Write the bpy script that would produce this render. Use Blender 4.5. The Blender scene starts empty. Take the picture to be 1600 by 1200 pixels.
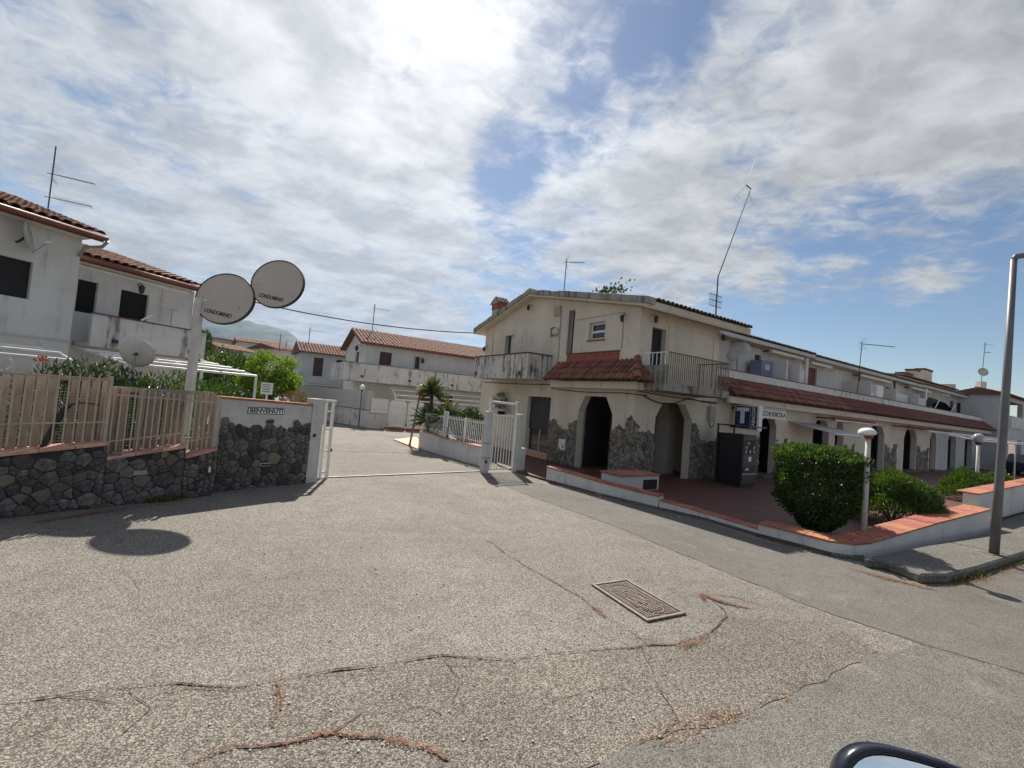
import bpy, bmesh, math, random
from mathutils import Vector, Matrix, noise
from mathutils.geometry import tessellate_polygon
random.seed(7)
SC = bpy.context.scene
COL = SC.collection
R = math.radians
V = Vector

# ------------------------------------------------------------------ camera
CAM_H, FPX, PITCH, ROLL = 2.1, 692.0, R(2.25), R(4.85)
_rt, _up, FW = V((1, 0, 0)), V((0, -math.sin(PITCH), math.cos(PITCH))), V((0, math.cos(PITCH), math.sin(PITCH)))
RT = _rt * math.cos(ROLL) + _up * math.sin(ROLL)
UP = _up * math.cos(ROLL) - _rt * math.sin(ROLL)
EYE = V((0, 0, CAM_H))
cam = bpy.data.cameras.new('camera')
cam_o = bpy.data.objects.new('camera', cam)
COL.objects.link(cam_o)
m = Matrix((RT, UP, -FW)).transposed().to_4x4()
m.translation = EYE
cam_o.matrix_world = m
cam.sensor_width = 36
cam.lens = FPX / 1600 * 36
cam.clip_start = 0.05
cam.clip_end = 20000
SC.camera = cam_o

# ------------------------------------------------------------------ light
SUN_AZ, SUN_EL = R(-12), R(46)          # azimuth from the view axis (+Y), positive to the right
sun_dir = V((math.sin(SUN_AZ) * math.cos(SUN_EL), math.cos(SUN_AZ) * math.cos(SUN_EL), math.sin(SUN_EL)))
sun = bpy.data.lights.new('sun', 'SUN')
sun.energy = 5.0
sun.angle = R(0.6)
sun.color = (1.0, 0.93, 0.83)
sun_o = bpy.data.objects.new('sun', sun)
COL.objects.link(sun_o)
sun_o.rotation_euler = sun_dir.to_track_quat('Z', 'Y').to_euler()
sun_o.location = (0, 0, 60)
SC.view_settings.view_transform = 'Standard'
SC.view_settings.look = 'None'
SC.view_settings.gamma = 1
SC.view_settings.exposure = 0.57


def ray(x, y):
    return RT * ((x - 800) / FPX) - UP * ((y - 600) / FPX) + FW


def G(x, y, z=0.0):
    """point at height z seen at photo pixel (x, y)"""
    d = ray(x, y)
    return EYE + d * ((z - CAM_H) / d.z)


def atY(x, y, Y):
    d = ray(x, y)
    return EYE + d * (Y / d.y)


def Wp(x, y, p0, d):
    """point of the vertical plane through p0 along d seen at pixel (x, y)"""
    n = V((-d[1], d[0], 0))
    r = ray(x, y)
    return EYE + r * ((p0 - EYE).dot(n) / r.dot(n))


# ------------------------------------------------------------------ sky
world = bpy.data.worlds.new('World')
SC.world = world
world.use_nodes = True
NT = world.node_tree
NT.nodes.clear()


def nd(nt, t, **kw):
    n = nt.nodes.new(t)
    for k, v in kw.items():
        if k.startswith('i_'):
            n.inputs[k[2:].replace('_', ' ')].default_value = v
        else:
            setattr(n, k, v)
    return n


def mth(nt, op, a, b=None, c=None, clamp=False):
    n = nt.nodes.new('ShaderNodeMath')
    n.operation = op
    n.use_clamp = clamp
    for i, s in enumerate((a, b, c)):
        if s is None:
            continue
        if isinstance(s, (int, float)):
            n.inputs[i].default_value = s
        else:
            nt.links.new(s, n.inputs[i])
    return n.outputs[0]


def vdot(nt, a, vec):
    n = nt.nodes.new('ShaderNodeVectorMath')
    n.operation = 'DOT_PRODUCT'
    nt.links.new(a, n.inputs[0])
    n.inputs[1].default_value = vec
    return n.outputs['Value']


def mrange(nt, val, a, b, c, d, smooth=True):
    n = nt.nodes.new('ShaderNodeMapRange')
    n.interpolation_type = 'SMOOTHSTEP' if smooth else 'LINEAR'
    nt.links.new(val, n.inputs['Value'])
    for k, v in (('From Min', a), ('From Max', b), ('To Min', c), ('To Max', d)):
        n.inputs[k].default_value = v
    return n.outputs[0]


def build_sky():
    nt = NT
    L = nt.links.new
    tc = nd(nt, 'ShaderNodeTexCoord').outputs['Generated']
    sky = nd(nt, 'ShaderNodeTexSky', sky_type='NISHITA')
    sky.sun_disc = False
    sky.sun_elevation = SUN_EL
    sky.sun_rotation = SUN_AZ
    sky.altitude = 20
    sky.air_density = 1.0
    sky.dust_density = 0.25
    sky.ozone_density = 1.6
    bg1 = nd(nt, 'ShaderNodeBackground')
    bg1.inputs['Strength'].default_value = 0.062
    L(sky.outputs[0], bg1.inputs['Color'])
    sep = nd(nt, 'ShaderNodeSeparateXYZ')
    L(tc, sep.inputs[0])
    z = mth(nt, 'ADD', mth(nt, 'MAXIMUM', sep.outputs['Z'], 0.0), 0.16)
    px = mth(nt, 'DIVIDE', sep.outputs['X'], z)
    py = mth(nt, 'DIVIDE', sep.outputs['Y'], z)
    comb = nd(nt, 'ShaderNodeCombineXYZ')
    L(px, comb.inputs[0])
    L(py, comb.inputs[1])
    mp = nd(nt, 'ShaderNodeMapping')
    mp.inputs['Rotation'].default_value = (0, 0, R(-32))
    mp.inputs['Scale'].default_value = (0.8, 1.0, 1)
    mp.inputs['Location'].default_value = (3.1, 1.7, 0)
    L(comb.outputs[0], mp.inputs['Vector'])
    n1 = nd(nt, 'ShaderNodeTexNoise', noise_dimensions='2D')
    n1.inputs['Scale'].default_value = 1.5
    n1.inputs['Detail'].default_value = 8
    n1.inputs['Roughness'].default_value = 0.58
    n1.inputs['Distortion'].default_value = 0.1
    L(mp.outputs[0], n1.inputs['Vector'])
    n2 = nd(nt, 'ShaderNodeTexNoise', noise_dimensions='2D')
    n2.inputs['Scale'].default_value = 5.0
    n2.inputs['Detail'].default_value = 7
    n2.inputs['Roughness'].default_value = 0.6
    n2.inputs['Distortion'].default_value = 0.15
    L(mp.outputs[0], n2.inputs['Vector'])
    n4 = nd(nt, 'ShaderNodeTexNoise', noise_dimensions='2D')
    n4.inputs['Scale'].default_value = 15.0
    n4.inputs['Detail'].default_value = 6
    n4.inputs['Roughness'].default_value = 0.62
    n4.inputs['Distortion'].default_value = 0.5
    L(mp.outputs[0], n4.inputs['Vector'])
    f = mth(nt, 'ADD', mth(nt, 'MULTIPLY', n1.outputs[0], 0.42), mth(nt, 'MULTIPLY', n2.outputs[0], 0.38))
    f = mth(nt, 'ADD', f, mth(nt, 'MULTIPLY', n4.outputs[0], 0.20))
    # where the cloud sheet is closed and where it opens (directions on the dome)
    cover = None

    def blob(x, y, r_in, r_out, amt):
        nonlocal cover
        d = ray(x, y).normalized()
        o = mrange(nt, vdot(nt, tc, d), math.cos(R(r_out)), math.cos(R(r_in)), 0, amt)
        cover = o if cover is None else mth(nt, 'ADD', cover, o)
    blob(150, 250, 15, 48, 0.10)
    blob(640, 60, 3, 24, 0.10)
    blob(560, 430, 4, 18, 0.06)
    blob(980, 330, 3, 14, 0.09)
    blob(1250, 170, 6, 24, 0.10)
    blob(1500, 250, 4, 18, 0.09)
    blob(790, 258, 0.5, 6.0, -0.20)
    blob(890, 190, 0.5, 5.5, -0.12)
    blob(1040, 60, 0.5, 6, -0.11)
    blob(610, 345, 0.3, 5, -0.07)
    blob(1500, 500, 6, 20, -0.20)
    blob(1230, 520, 3, 13, -0.13)
    blob(1300, 440, 1, 4, 0.13)
    blob(1200, 440, 1, 4, 0.10)
    blob(1420, 450, 1, 3.5, 0.11)
    f = mth(nt, 'ADD', f, cover)
    mask = mrange(nt, f, 0.40, 0.64, 0, 1)
    thick = mrange(nt, f, 0.52, 0.80, 0, 1)
    # clouds glow with forward scattered light towards the sun, thick parts are greyer away from it
    sd = vdot(nt, tc, sun_dir)
    glow = mth(nt, 'POWER', mth(nt, 'MAXIMUM', sd, 0.0), 9.0)
    n3 = nd(nt, 'ShaderNodeTexNoise', noise_dimensions='2D')
    n3.inputs['Scale'].default_value = 4.5
    n3.inputs['Detail'].default_value = 7
    n3.inputs['Roughness'].default_value = 0.55
    n3.inputs['Distortion'].default_value = 0.1
    L(mp.outputs[0], n3.inputs['Vector'])
    shade = mrange(nt, n3.outputs[0], 0.32, 0.68, 0.0, 1.0)
    lum = mth(nt, 'MULTIPLY_ADD', shade, 0.11, 0.325)
    lum = mth(nt, 'ADD', lum, mth(nt, 'MULTIPLY_ADD', n4.outputs[0], 0.16, -0.08))
    lum = mth(nt, 'SUBTRACT', lum, mth(nt, 'MULTIPLY', thick, 0.01))
    lum = mth(nt, 'ADD', lum, mth(nt, 'MULTIPLY', glow, mth(nt, 'MULTIPLY_ADD', shade, 0.15, 0.25)))
    bg2 = nd(nt, 'ShaderNodeBackground')
    ramp = nd(nt, 'ShaderNodeMixRGB', blend_type='MIX')
    ramp.inputs[1].default_value = (0.90, 0.955, 1.03, 1)
    ramp.inputs[2].default_value = (1.0, 0.985, 0.965, 1)
    L(mth(nt, 'MULTIPLY', lum, 1.0, clamp=True), ramp.inputs[0])
    L(ramp.outputs[0], bg2.inputs['Color'])
    L(lum, bg2.inputs['Strength'])
    mix = nd(nt, 'ShaderNodeMixShader')
    L(mth(nt, 'MULTIPLY', mask, 0.96), mix.inputs[0])
    L(bg1.outputs[0], mix.inputs[1])
    L(bg2.outputs[0], mix.inputs[2])
    out = nd(nt, 'ShaderNodeOutputWorld')
    L(mix.outputs[0], out.inputs['Surface'])


build_sky()

# ------------------------------------------------------------------ materials
MATS = {}


def new_mat(name):
    mt = bpy.data.materials.new(name)
    mt.use_nodes = True
    nt = mt.node_tree
    b = nt.nodes['Principled BSDF']
    MATS[name] = mt
    return mt, nt, b


def tnoise(nt, vec, scale, detail=4, rough=0.55, dist=0.0, dims='3D'):
    n = nd(nt, 'ShaderNodeTexNoise', noise_dimensions=dims)
    n.inputs['Scale'].default_value = scale
    n.inputs['Detail'].default_value = detail
    n.inputs['Roughness'].default_value = rough
    n.inputs['Distortion'].default_value = dist
    nt.links.new(vec, n.inputs['Vector'])
    return n.outputs[0]


def mixc(nt, fac, a, b, mode='MIX'):
    n = nd(nt, 'ShaderNodeMixRGB', blend_type=mode)
    for i, s in ((0, fac), (1, a), (2, b)):
        if isinstance(s, (int, float)):
            n.inputs[i].default_value = s
        elif isinstance(s, tuple):
            n.inputs[i].default_value = s if len(s) == 4 else (*s, 1)
        else:
            nt.links.new(s, n.inputs[i])
    return n.outputs[0]


def bump(nt, b, h, strength=0.3, dist=0.01):
    n = nd(nt, 'ShaderNodeBump')
    n.inputs['Strength'].default_value = strength
    n.inputs['Distance'].default_value = dist
    nt.links.new(h, n.inputs['Height'])
    nt.links.new(n.outputs[0], b.inputs['Normal'])


def scaled(nt, vec, s):
    n = nd(nt, 'ShaderNodeMapping')
    n.inputs['Scale'].default_value = s
    nt.links.new(vec, n.inputs['Vector'])
    return n.outputs[0]


def plain(name, col, rough=0.6, var=0.12, scale=3.0, metal=0.0, rnd=0.0, bmp=0.0, dirt=None, dirt_amt=0.5, bscale=60, alt=None):
    """colour with soft blotches, optional per-object variation and dirt"""
    mt, nt, b = new_mat(name)
    tc = nd(nt, 'ShaderNodeTexCoord').outputs['Object']
    n = tnoise(nt, tc, scale, 5)
    lo = tuple(c * (1 - var) for c in col)
    hi = tuple(min(1, c * (1 + var)) for c in col)
    c = mixc(nt, mrange(nt, n, 0.3, 0.7, 0, 1), lo, hi)
    if alt:
        c = mixc(nt, mrange(nt, mth(nt, 'FRACT', mth(nt, 'MULTIPLY', nd(nt, 'ShaderNodeObjectInfo').outputs['Random'], 7.13)), 0.55, 0.95, 0, 1), c, alt)
    if rnd:
        oi = nd(nt, 'ShaderNodeObjectInfo').outputs['Random']
        k = mth(nt, 'MULTIPLY_ADD', oi, 2 * rnd, 1 - rnd)
        hs = nd(nt, 'ShaderNodeHueSaturation')
        nt.links.new(k, hs.inputs['Value'])
        nt.links.new(mth(nt, 'MULTIPLY_ADD', oi, 0.03, 0.485), hs.inputs['Hue'])
        nt.links.new(c, hs.inputs['Color'])
        c = hs.outputs[0]
    if dirt:
        d = tnoise(nt, tc, scale * 2.3, 7, 0.68, 0.3)
        c = mixc(nt, mrange(nt, d, 0.52, 0.74, 0, dirt_amt), c, dirt)
    nt.links.new(c, b.inputs['Base Color'])
    b.inputs['Roughness'].default_value = rough
    b.inputs['Metallic'].default_value = metal
    if bmp:
        bump(nt, b, tnoise(nt, tc, bscale, 4), bmp, 0.006)
    return mt


def stucco(name, col, streak=(0.16, 0.14, 0.12), streak_amt=0.35, blotch=0.1, lo=0.56, hi=0.74, sscale=5.0, warm=None):
    mt, nt, b = new_mat(name)
    tc = nd(nt, 'ShaderNodeTexCoord').outputs['Object']
    c = mixc(nt, mrange(nt, tnoise(nt, tc, 0.9, 6), 0.3, 0.7, 0, 1), tuple(x * (1 - blotch) for x in col), tuple(min(1, x * (1 + blotch * .6)) for x in col))
    if warm:
        c = mixc(nt, mrange(nt, tnoise(nt, tc, 0.5, 4), 0.45, 0.7, 0, 0.5), c, warm)
    # rain streaks: noise stretched along z
    s1 = tnoise(nt, scaled(nt, tc, (sscale, sscale, 0.35)), 1.0, 6, 0.65)
    s2 = tnoise(nt, tc, 2.2, 5)
    f = mth(nt, 'ADD', mth(nt, 'MULTIPLY', s1, 0.65), mth(nt, 'MULTIPLY', s2, 0.35))
    c = mixc(nt, mrange(nt, f, lo, hi, 0, streak_amt), c, streak)
    g = tnoise(nt, tc, 14, 6, 0.7)
    c = mixc(nt, mrange(nt, g, 0.60, 0.80, 0, streak_amt * 0.8), c, streak)
    nt.links.new(c, b.inputs['Base Color'])
    b.inputs['Roughness'].default_value = 0.92
    b.inputs['Specular IOR Level'].default_value = 0.2
    bump(nt, b, tnoise(nt, tc, 45, 5), 0.35, 0.006)
    return mt


def asphalt(name, light, dark, cell=62.0, contrast=1.0, tint=(0.25, 0.2, 0.14), patch=0.5, bstr=0.8, pits=0.0):
    mt, nt, b = new_mat(name)
    tc = nd(nt, 'ShaderNodeTexCoord').outputs['Object']
    vo = nd(nt, 'ShaderNodeTexVoronoi', feature='F1')
    vo.inputs['Scale'].default_value = cell
    vo.inputs['Randomness'].default_value = 1.0
    wv = nd(nt, 'ShaderNodeVectorMath', operation='ADD')
    nt.links.new(tc, wv.inputs[0])
    jn = nd(nt, 'ShaderNodeTexNoise')
    jn.inputs['Scale'].default_value = cell * 0.8
    nt.links.new(tc, jn.inputs['Vector'])
    sc = nd(nt, 'ShaderNodeVectorMath', operation='SCALE')
    sc.inputs['Scale'].default_value = 0.35 / cell
    nt.links.new(jn.outputs['Color'], sc.inputs[0])
    nt.links.new(sc.outputs[0], wv.inputs[1])
    nt.links.new(wv.outputs[0], vo.inputs['Vector'])
    sep = nd(nt, 'ShaderNodeSeparateColor')
    nt.links.new(vo.outputs['Color'], sep.inputs[0])
    val = mth(nt, 'POWER', sep.outputs[0], 1.3)
    gap = mrange(nt, vo.outputs['Distance'], 0.38, 0.72, 1, 0.5)
    big = tnoise(nt, tc, 0.55, 6, 0.6)
    mid = tnoise(nt, tc, 4.5, 6, 0.65)
    c = mixc(nt, mth(nt, 'MULTIPLY', val, contrast, clamp=True), dark, light)
    c = mixc(nt, 1.0, c, gap, 'MULTIPLY')
    c = mixc(nt, mrange(nt, big, 0.35, 0.7, 0, patch), c, mixc(nt, 1.0, c, (0.62, 0.60, 0.58), 'MULTIPLY'))
    c = mixc(nt, mrange(nt, mid, 0.55, 0.75, 0, 0.35), c, tint)
    st = tnoise(nt, scaled(nt, tc, (0.5, 1.4, 1)), 0.7, 7, 0.7, 0.4)
    c = mixc(nt, mrange(nt, st, 0.56, 0.78, 0, 0.5), c, mixc(nt, 1.0, c, (0.5, 0.47, 0.44), 'MULTIPLY'))
    mo = tnoise(nt, tc, 2.6, 7, 0.7, 0.3)
    c = mixc(nt, mrange(nt, mo, 0.50, 0.70, 0, 0.5), c, mixc(nt, 1.0, c, (0.62, 0.60, 0.58), 'MULTIPLY'))
    dust = tnoise(nt, tc, 1.7, 6, 0.7, 0.2)
    c = mixc(nt, mrange(nt, dust, 0.56, 0.8, 0, 0.4), c, (0.40, 0.36, 0.30))
    if pits:
        pn_ = tnoise(nt, tc, 34, 5, 0.7, 0.3)
        pm_ = tnoise(nt, tc, 1.3, 4, 0.6)
        pk_ = mth(nt, 'MULTIPLY', mrange(nt, pn_, 0.56, 0.68, 0, 1), mrange(nt, pm_, 0.4, 0.65, 0.2, 1))
        c = mixc(nt, mth(nt, 'MULTIPLY', pk_, pits), c, (0.05, 0.043, 0.036))
        vr = tnoise(nt, tc, 0.35, 5, 0.55, 0.2)
        c = mixc(nt, mrange(nt, vr, 0.40, 0.62, 0, 0.45), c, mixc(nt, 1.0, c, (1.35, 1.34, 1.32), 'MULTIPLY'))
    nt.links.new(c, b.inputs['Base Color'])
    b.inputs['Roughness'].default_value = 0.86
    b.inputs['Specular IOR Level'].default_value = 0.35
    h = mth(nt, 'SUBTRACT', 1.0, vo.outputs['Distance'])
    h = mth(nt, 'ADD', mth(nt, 'MULTIPLY', h, 0.6), mth(nt, 'MULTIPLY', sep.outputs[1], 0.6))
    bump(nt, b, h, bstr, 0.008)
    return mt


def leafmat(name, col, col2, trans=0.35, gloss=0.4):
    mt, nt, b = new_mat(name)
    geo = nd(nt, 'ShaderNodeNewGeometry')
    rnd = geo.outputs['Random Per Island']
    c = mixc(nt, rnd, col, col2)
    nt.links.new(c, b.inputs['Base Color'])
    b.inputs['Roughness'].default_value = gloss
    b.inputs['Specular IOR Level'].default_value = 0.35
    tr = nd(nt, 'ShaderNodeBsdfTranslucent')
    nt.links.new(mixc(nt, 1.0, c, (1.5, 1.7, 0.5), 'MULTIPLY'), tr.inputs['Color'])
    mx = nd(nt, 'ShaderNodeMixShader')
    mx.inputs[0].default_value = trans
    nt.links.new(b.outputs[0], mx.inputs[1])
    nt.links.new(tr.outputs[0], mx.inputs[2])
    nt.links.new(mx.outputs[0], nt.nodes['Material Output'].inputs['Surface'])
    return mt


def glassy(name, col=(0.02, 0.022, 0.025), rough=0.08):
    mt, nt, b = new_mat(name)
    b.inputs['Base Color'].default_value = (*col, 1)
    b.inputs['Roughness'].default_value = rough
    return mt


asphalt('asphalt_coarse', (0.435, 0.396, 0.345), (0.10, 0.09, 0.077), 118, 1.0, (0.235, 0.21, 0.178), 0.35, 0.6, 0.15)
asphalt('asphalt_smooth', (0.27, 0.256, 0.23), (0.12, 0.113, 0.102), 140, 1.0, (0.22, 0.195, 0.155), 0.5, 0.5)
asphalt('asphalt_broken', (0.39, 0.348, 0.29), (0.085, 0.075, 0.063), 100, 1.0, (0.27, 0.222, 0.17), 0.45, 0.8, 0.6)
asphalt('asphalt_street', (0.31, 0.293, 0.265), (0.11, 0.104, 0.094), 130, 1.0, (0.24, 0.21, 0.17), 0.4, 0.6)
asphalt('concrete_walk', (0.27, 0.255, 0.225), (0.13, 0.122, 0.108), 60, 0.9, (0.22, 0.17, 0.11), 0.5, 0.5)
plain('earth', (0.16, 0.13, 0.09), 0.95, 0.3, 0.6, bmp=0.5)
stucco('cream_wall', (0.66, 0.595, 0.49), streak_amt=0.6, warm=(0.54, 0.46, 0.36), lo=0.52)
stucco('cream_wall_low', (0.67, 0.61, 0.525), streak_amt=0.52, lo=0.53)
stucco('white_wall', (0.63, 0.62, 0.595), streak_amt=0.55, lo=0.52)
stucco('grey_white_wall', (0.52, 0.52, 0.525), streak_amt=0.42, lo=0.54)
stucco('stained_parapet', (0.60, 0.575, 0.53), streak=(0.06, 0.055, 0.05), streak_amt=0.9, lo=0.47, hi=0.60, sscale=7.0)
stucco('stained_white', (0.61, 0.60, 0.58), streak=(0.13, 0.11, 0.09), streak_amt=0.8, lo=0.50, hi=0.62, sscale=5.0)
stucco('mouldy_concrete', (0.34, 0.32, 0.28), streak=(0.05, 0.05, 0.045), streak_amt=0.85, lo=0.46, hi=0.62, sscale=4.0)
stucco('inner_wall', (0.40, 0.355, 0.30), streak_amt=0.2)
plain('terracotta_tile', (0.20, 0.075, 0.052), 0.8, 0.22, 9, rnd=0.28, bmp=0.3, dirt=(0.07, 0.05, 0.04), dirt_amt=0.55)
plain('old_roof_tile', (0.22, 0.098, 0.062), 0.85, 0.25, 8, rnd=0.34, bmp=0.3, dirt=(0.09, 0.075, 0.06), dirt_amt=0.7)
plain('mouldy_backlit_tile', (0.085, 0.062, 0.048), 0.9, 0.35, 7, rnd=0.35, bmp=0.3)  # weathered blackish tile, its colour also darkened for the backlit eave
plain('roof_base', (0.13, 0.07, 0.05), 0.9, 0.2, 4)
plain('coping_tile', (0.36, 0.13, 0.075), 0.8, 0.2, 7, rnd=0.07, bmp=0.3, dirt=(0.17, 0.09, 0.065), dirt_amt=0.7)
plain('coping_pale', (0.56, 0.30, 0.22), 0.7, 0.16, 6, rnd=0.14, bmp=0.2, dirt=(0.22, 0.13, 0.10), dirt_amt=0.6)
plain('red_brown_panel', (0.28, 0.085, 0.05), 0.8, 0.2, 8, bmp=0.2)
plain('stone', (0.095, 0.089, 0.085), 0.9, 0.5, 18, rnd=0.55, bmp=0.9, dirt=(0.24, 0.22, 0.19), dirt_amt=0.75, bscale=40, alt=(0.13, 0.105, 0.08))
plain('pale_stone', (0.20, 0.178, 0.152), 0.9, 0.35, 16, rnd=0.48, bmp=0.8, dirt=(0.42, 0.38, 0.32), dirt_amt=0.6, bscale=50, alt=(0.27, 0.22, 0.165))
plain('mortar', (0.04, 0.037, 0.034), 0.95, 0.3, 9, bmp=0.5)
plain('pale_mortar', (0.075, 0.067, 0.058), 0.95, 0.3, 9, bmp=0.5)
plain('beige_metal', (0.47, 0.385, 0.30), 0.6, 0.15, 7, dirt=(0.26, 0.13, 0.07), dirt_amt=0.5)
plain('beige_wood', (0.40, 0.315, 0.25), 0.8, 0.2, 6, rnd=0.18, dirt=(0.2, 0.13, 0.09), dirt_amt=0.5)
plain('white_metal', (0.72, 0.715, 0.69), 0.45, 0.08, 5, dirt=(0.35, 0.27, 0.2), dirt_amt=0.35)
plain('white_plastic', (0.75, 0.745, 0.73), 0.5, 0.06, 3)
plain('grey_plaster_post', (0.55, 0.53, 0.50), 0.85, 0.1, 4, bmp=0.2, dirt=(0.4, 0.36, 0.3), dirt_amt=0.4)
plain('sign_face', (0.52, 0.455, 0.395), 0.6, 0.05, 2, dirt=(0.42, 0.36, 0.30), dirt_amt=0.3)
plain('black_rim', (0.03, 0.03, 0.03), 0.5)
plain('lettering_black', (0.02, 0.02, 0.022), 0.5)
plain('lettering_white', (0.75, 0.75, 0.75), 0.5, 0.03)
plain('sign_blue', (0.012, 0.02, 0.12), 0.4, 0.1)
plain('dark_shutter', (0.035, 0.035, 0.04), 0.6, 0.15)
plain('brown_shutter', (0.07, 0.035, 0.028), 0.6, 0.2)
plain('red_shutter', (0.16, 0.028, 0.022), 0.6, 0.2)
plain('blue_door', (0.03, 0.04, 0.12), 0.5, 0.2)
plain('blue_wall', (0.20, 0.22, 0.36), 0.85, 0.1)
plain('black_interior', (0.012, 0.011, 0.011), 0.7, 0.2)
plain('dark_wood', (0.055, 0.035, 0.022), 0.6, 0.3)
plain('gutter_red', (0.20, 0.065, 0.045), 0.5, 0.15)
plain('galvanised', (0.30, 0.31, 0.32), 0.45, 0.15, 6, metal=0.6)
plain('rusty_rail', (0.23, 0.18, 0.145), 0.7, 0.3, 9, dirt=(0.14, 0.06, 0.03), dirt_amt=0.7)
plain('antenna_metal', (0.07, 0.075, 0.085), 0.7, 0.1)
plain('lamp_post_metal', (0.15, 0.15, 0.15), 0.5, 0.12, 3, metal=0.3, dirt=(0.30, 0.27, 0.23), dirt_amt=0.3)
plain('cable_black', (0.02, 0.02, 0.02), 0.6)
plain('iron_black', (0.03, 0.028, 0.027), 0.6)
plain('cast_iron', (0.21, 0.175, 0.15), 0.65, 0.2, 14, metal=0.3, dirt=(0.25, 0.18, 0.12), dirt_amt=0.5, bmp=0.3)
plain('dish_grey', (0.50, 0.49, 0.46), 0.6, 0.1, 3, dirt=(0.3, 0.26, 0.2), dirt_amt=0.4)
plain('terrace_tile', (0.115, 0.042, 0.033), 0.6, 0.2, 2.0, bmp=0.1, dirt=(0.10, 0.04, 0.03), dirt_amt=0.5)
plain('awning_grey', (0.45, 0.43, 0.40), 0.9, 0.1)
plain('awning_red', (0.20, 0.045, 0.04), 0.9, 0.15)
plain('awning_white', (0.72, 0.70, 0.66), 0.9, 0.08)
plain('machine_dark', (0.009, 0.010, 0.014), 0.35, 0.1)
plain('machine_grey', (0.035, 0.035, 0.038), 0.45, 0.1)
plain('brick', (0.26, 0.09, 0.06), 0.9, 0.3, 9, bmp=0.4, dirt=(0.4, 0.36, 0.32), dirt_amt=0.5)
plain('bark', (0.10, 0.075, 0.05), 0.9, 0.35, 12, bmp=0.8)
plain('needle_litter', (0.21, 0.10, 0.05), 0.9, 0.5, 25)
plain('crack_fill', (0.085, 0.062, 0.045), 0.95, 0.5, 8)
plain('pebble', (0.55, 0.52, 0.47), 0.9, 0.3, 20, rnd=0.3)
plain('hill_scrub', (0.055, 0.072, 0.04), 0.95, 0.6, 0.012)
plain('car_navy', (0.012, 0.016, 0.028), 0.25, 0.05)
plain('rubber', (0.02, 0.02, 0.02), 0.8)
plain('flower', (0.55, 0.20, 0.16), 0.8)
plain('orange_plastic', (0.6, 0.14, 0.05), 0.5)
plain('globe_yellow', (0.72, 0.62, 0.28), 0.35, 0.05)
plain('globe_white', (0.74, 0.74, 0.72), 0.3, 0.05)
glassy('window_glass')
glassy('globe_clear', (0.35, 0.36, 0.36), 0.12)
mt, nt, b = new_mat('mirror_glass')
b.inputs['Base Color'].default_value = (0.85, 0.86, 0.86, 1)
b.inputs['Metallic'].default_value = 1.0
b.inputs['Roughness'].default_value = 0.02
leafmat('leaf_dark', (0.022, 0.045, 0.012), (0.055, 0.095, 0.022), 0.25, 0.32)
leafmat('leaf_bright', (0.07, 0.12, 0.012), (0.14, 0.20, 0.02), 0.55, 0.5)
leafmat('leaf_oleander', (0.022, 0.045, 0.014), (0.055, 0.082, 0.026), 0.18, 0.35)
leafmat('leaf_oleander_pale', (0.038, 0.072, 0.02), (0.10, 0.15, 0.045), 0.3, 0.35)  # lighter green leaf for terrace oleanders and bush shoots
leafmat('leaf_yucca', (0.045, 0.075, 0.028), (0.14, 0.165, 0.085), 0.2, 0.4)
leafmat('leaf_hedge', (0.028, 0.055, 0.013), (0.06, 0.10, 0.02), 0.3, 0.5)
leafmat('leaf_grass', (0.09, 0.10, 0.035), (0.20, 0.17, 0.07), 0.3, 0.7)
leafmat('leaf_red', (0.18, 0.03, 0.02), (0.10, 0.10, 0.03), 0.3, 0.5)

# ------------------------------------------------------------------ builders
def link(o, parent=None):
    COL.objects.link(o)
    if parent is not None:
        o.parent = parent
    return o


def tag(o, label, cat, group=None):
    o['label'] = label
    o['category'] = cat
    if group:
        o['group'] = group
    return o


def thing(name, label, cat, loc=(0, 0, 0), rz=0.0, group=None):
    o = bpy.data.objects.new(name, None)
    o.empty_display_size = 0.2
    o.location = loc
    o.rotation_euler = (0, 0, rz)
    link(o)
    return tag(o, label, cat, group)


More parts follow.
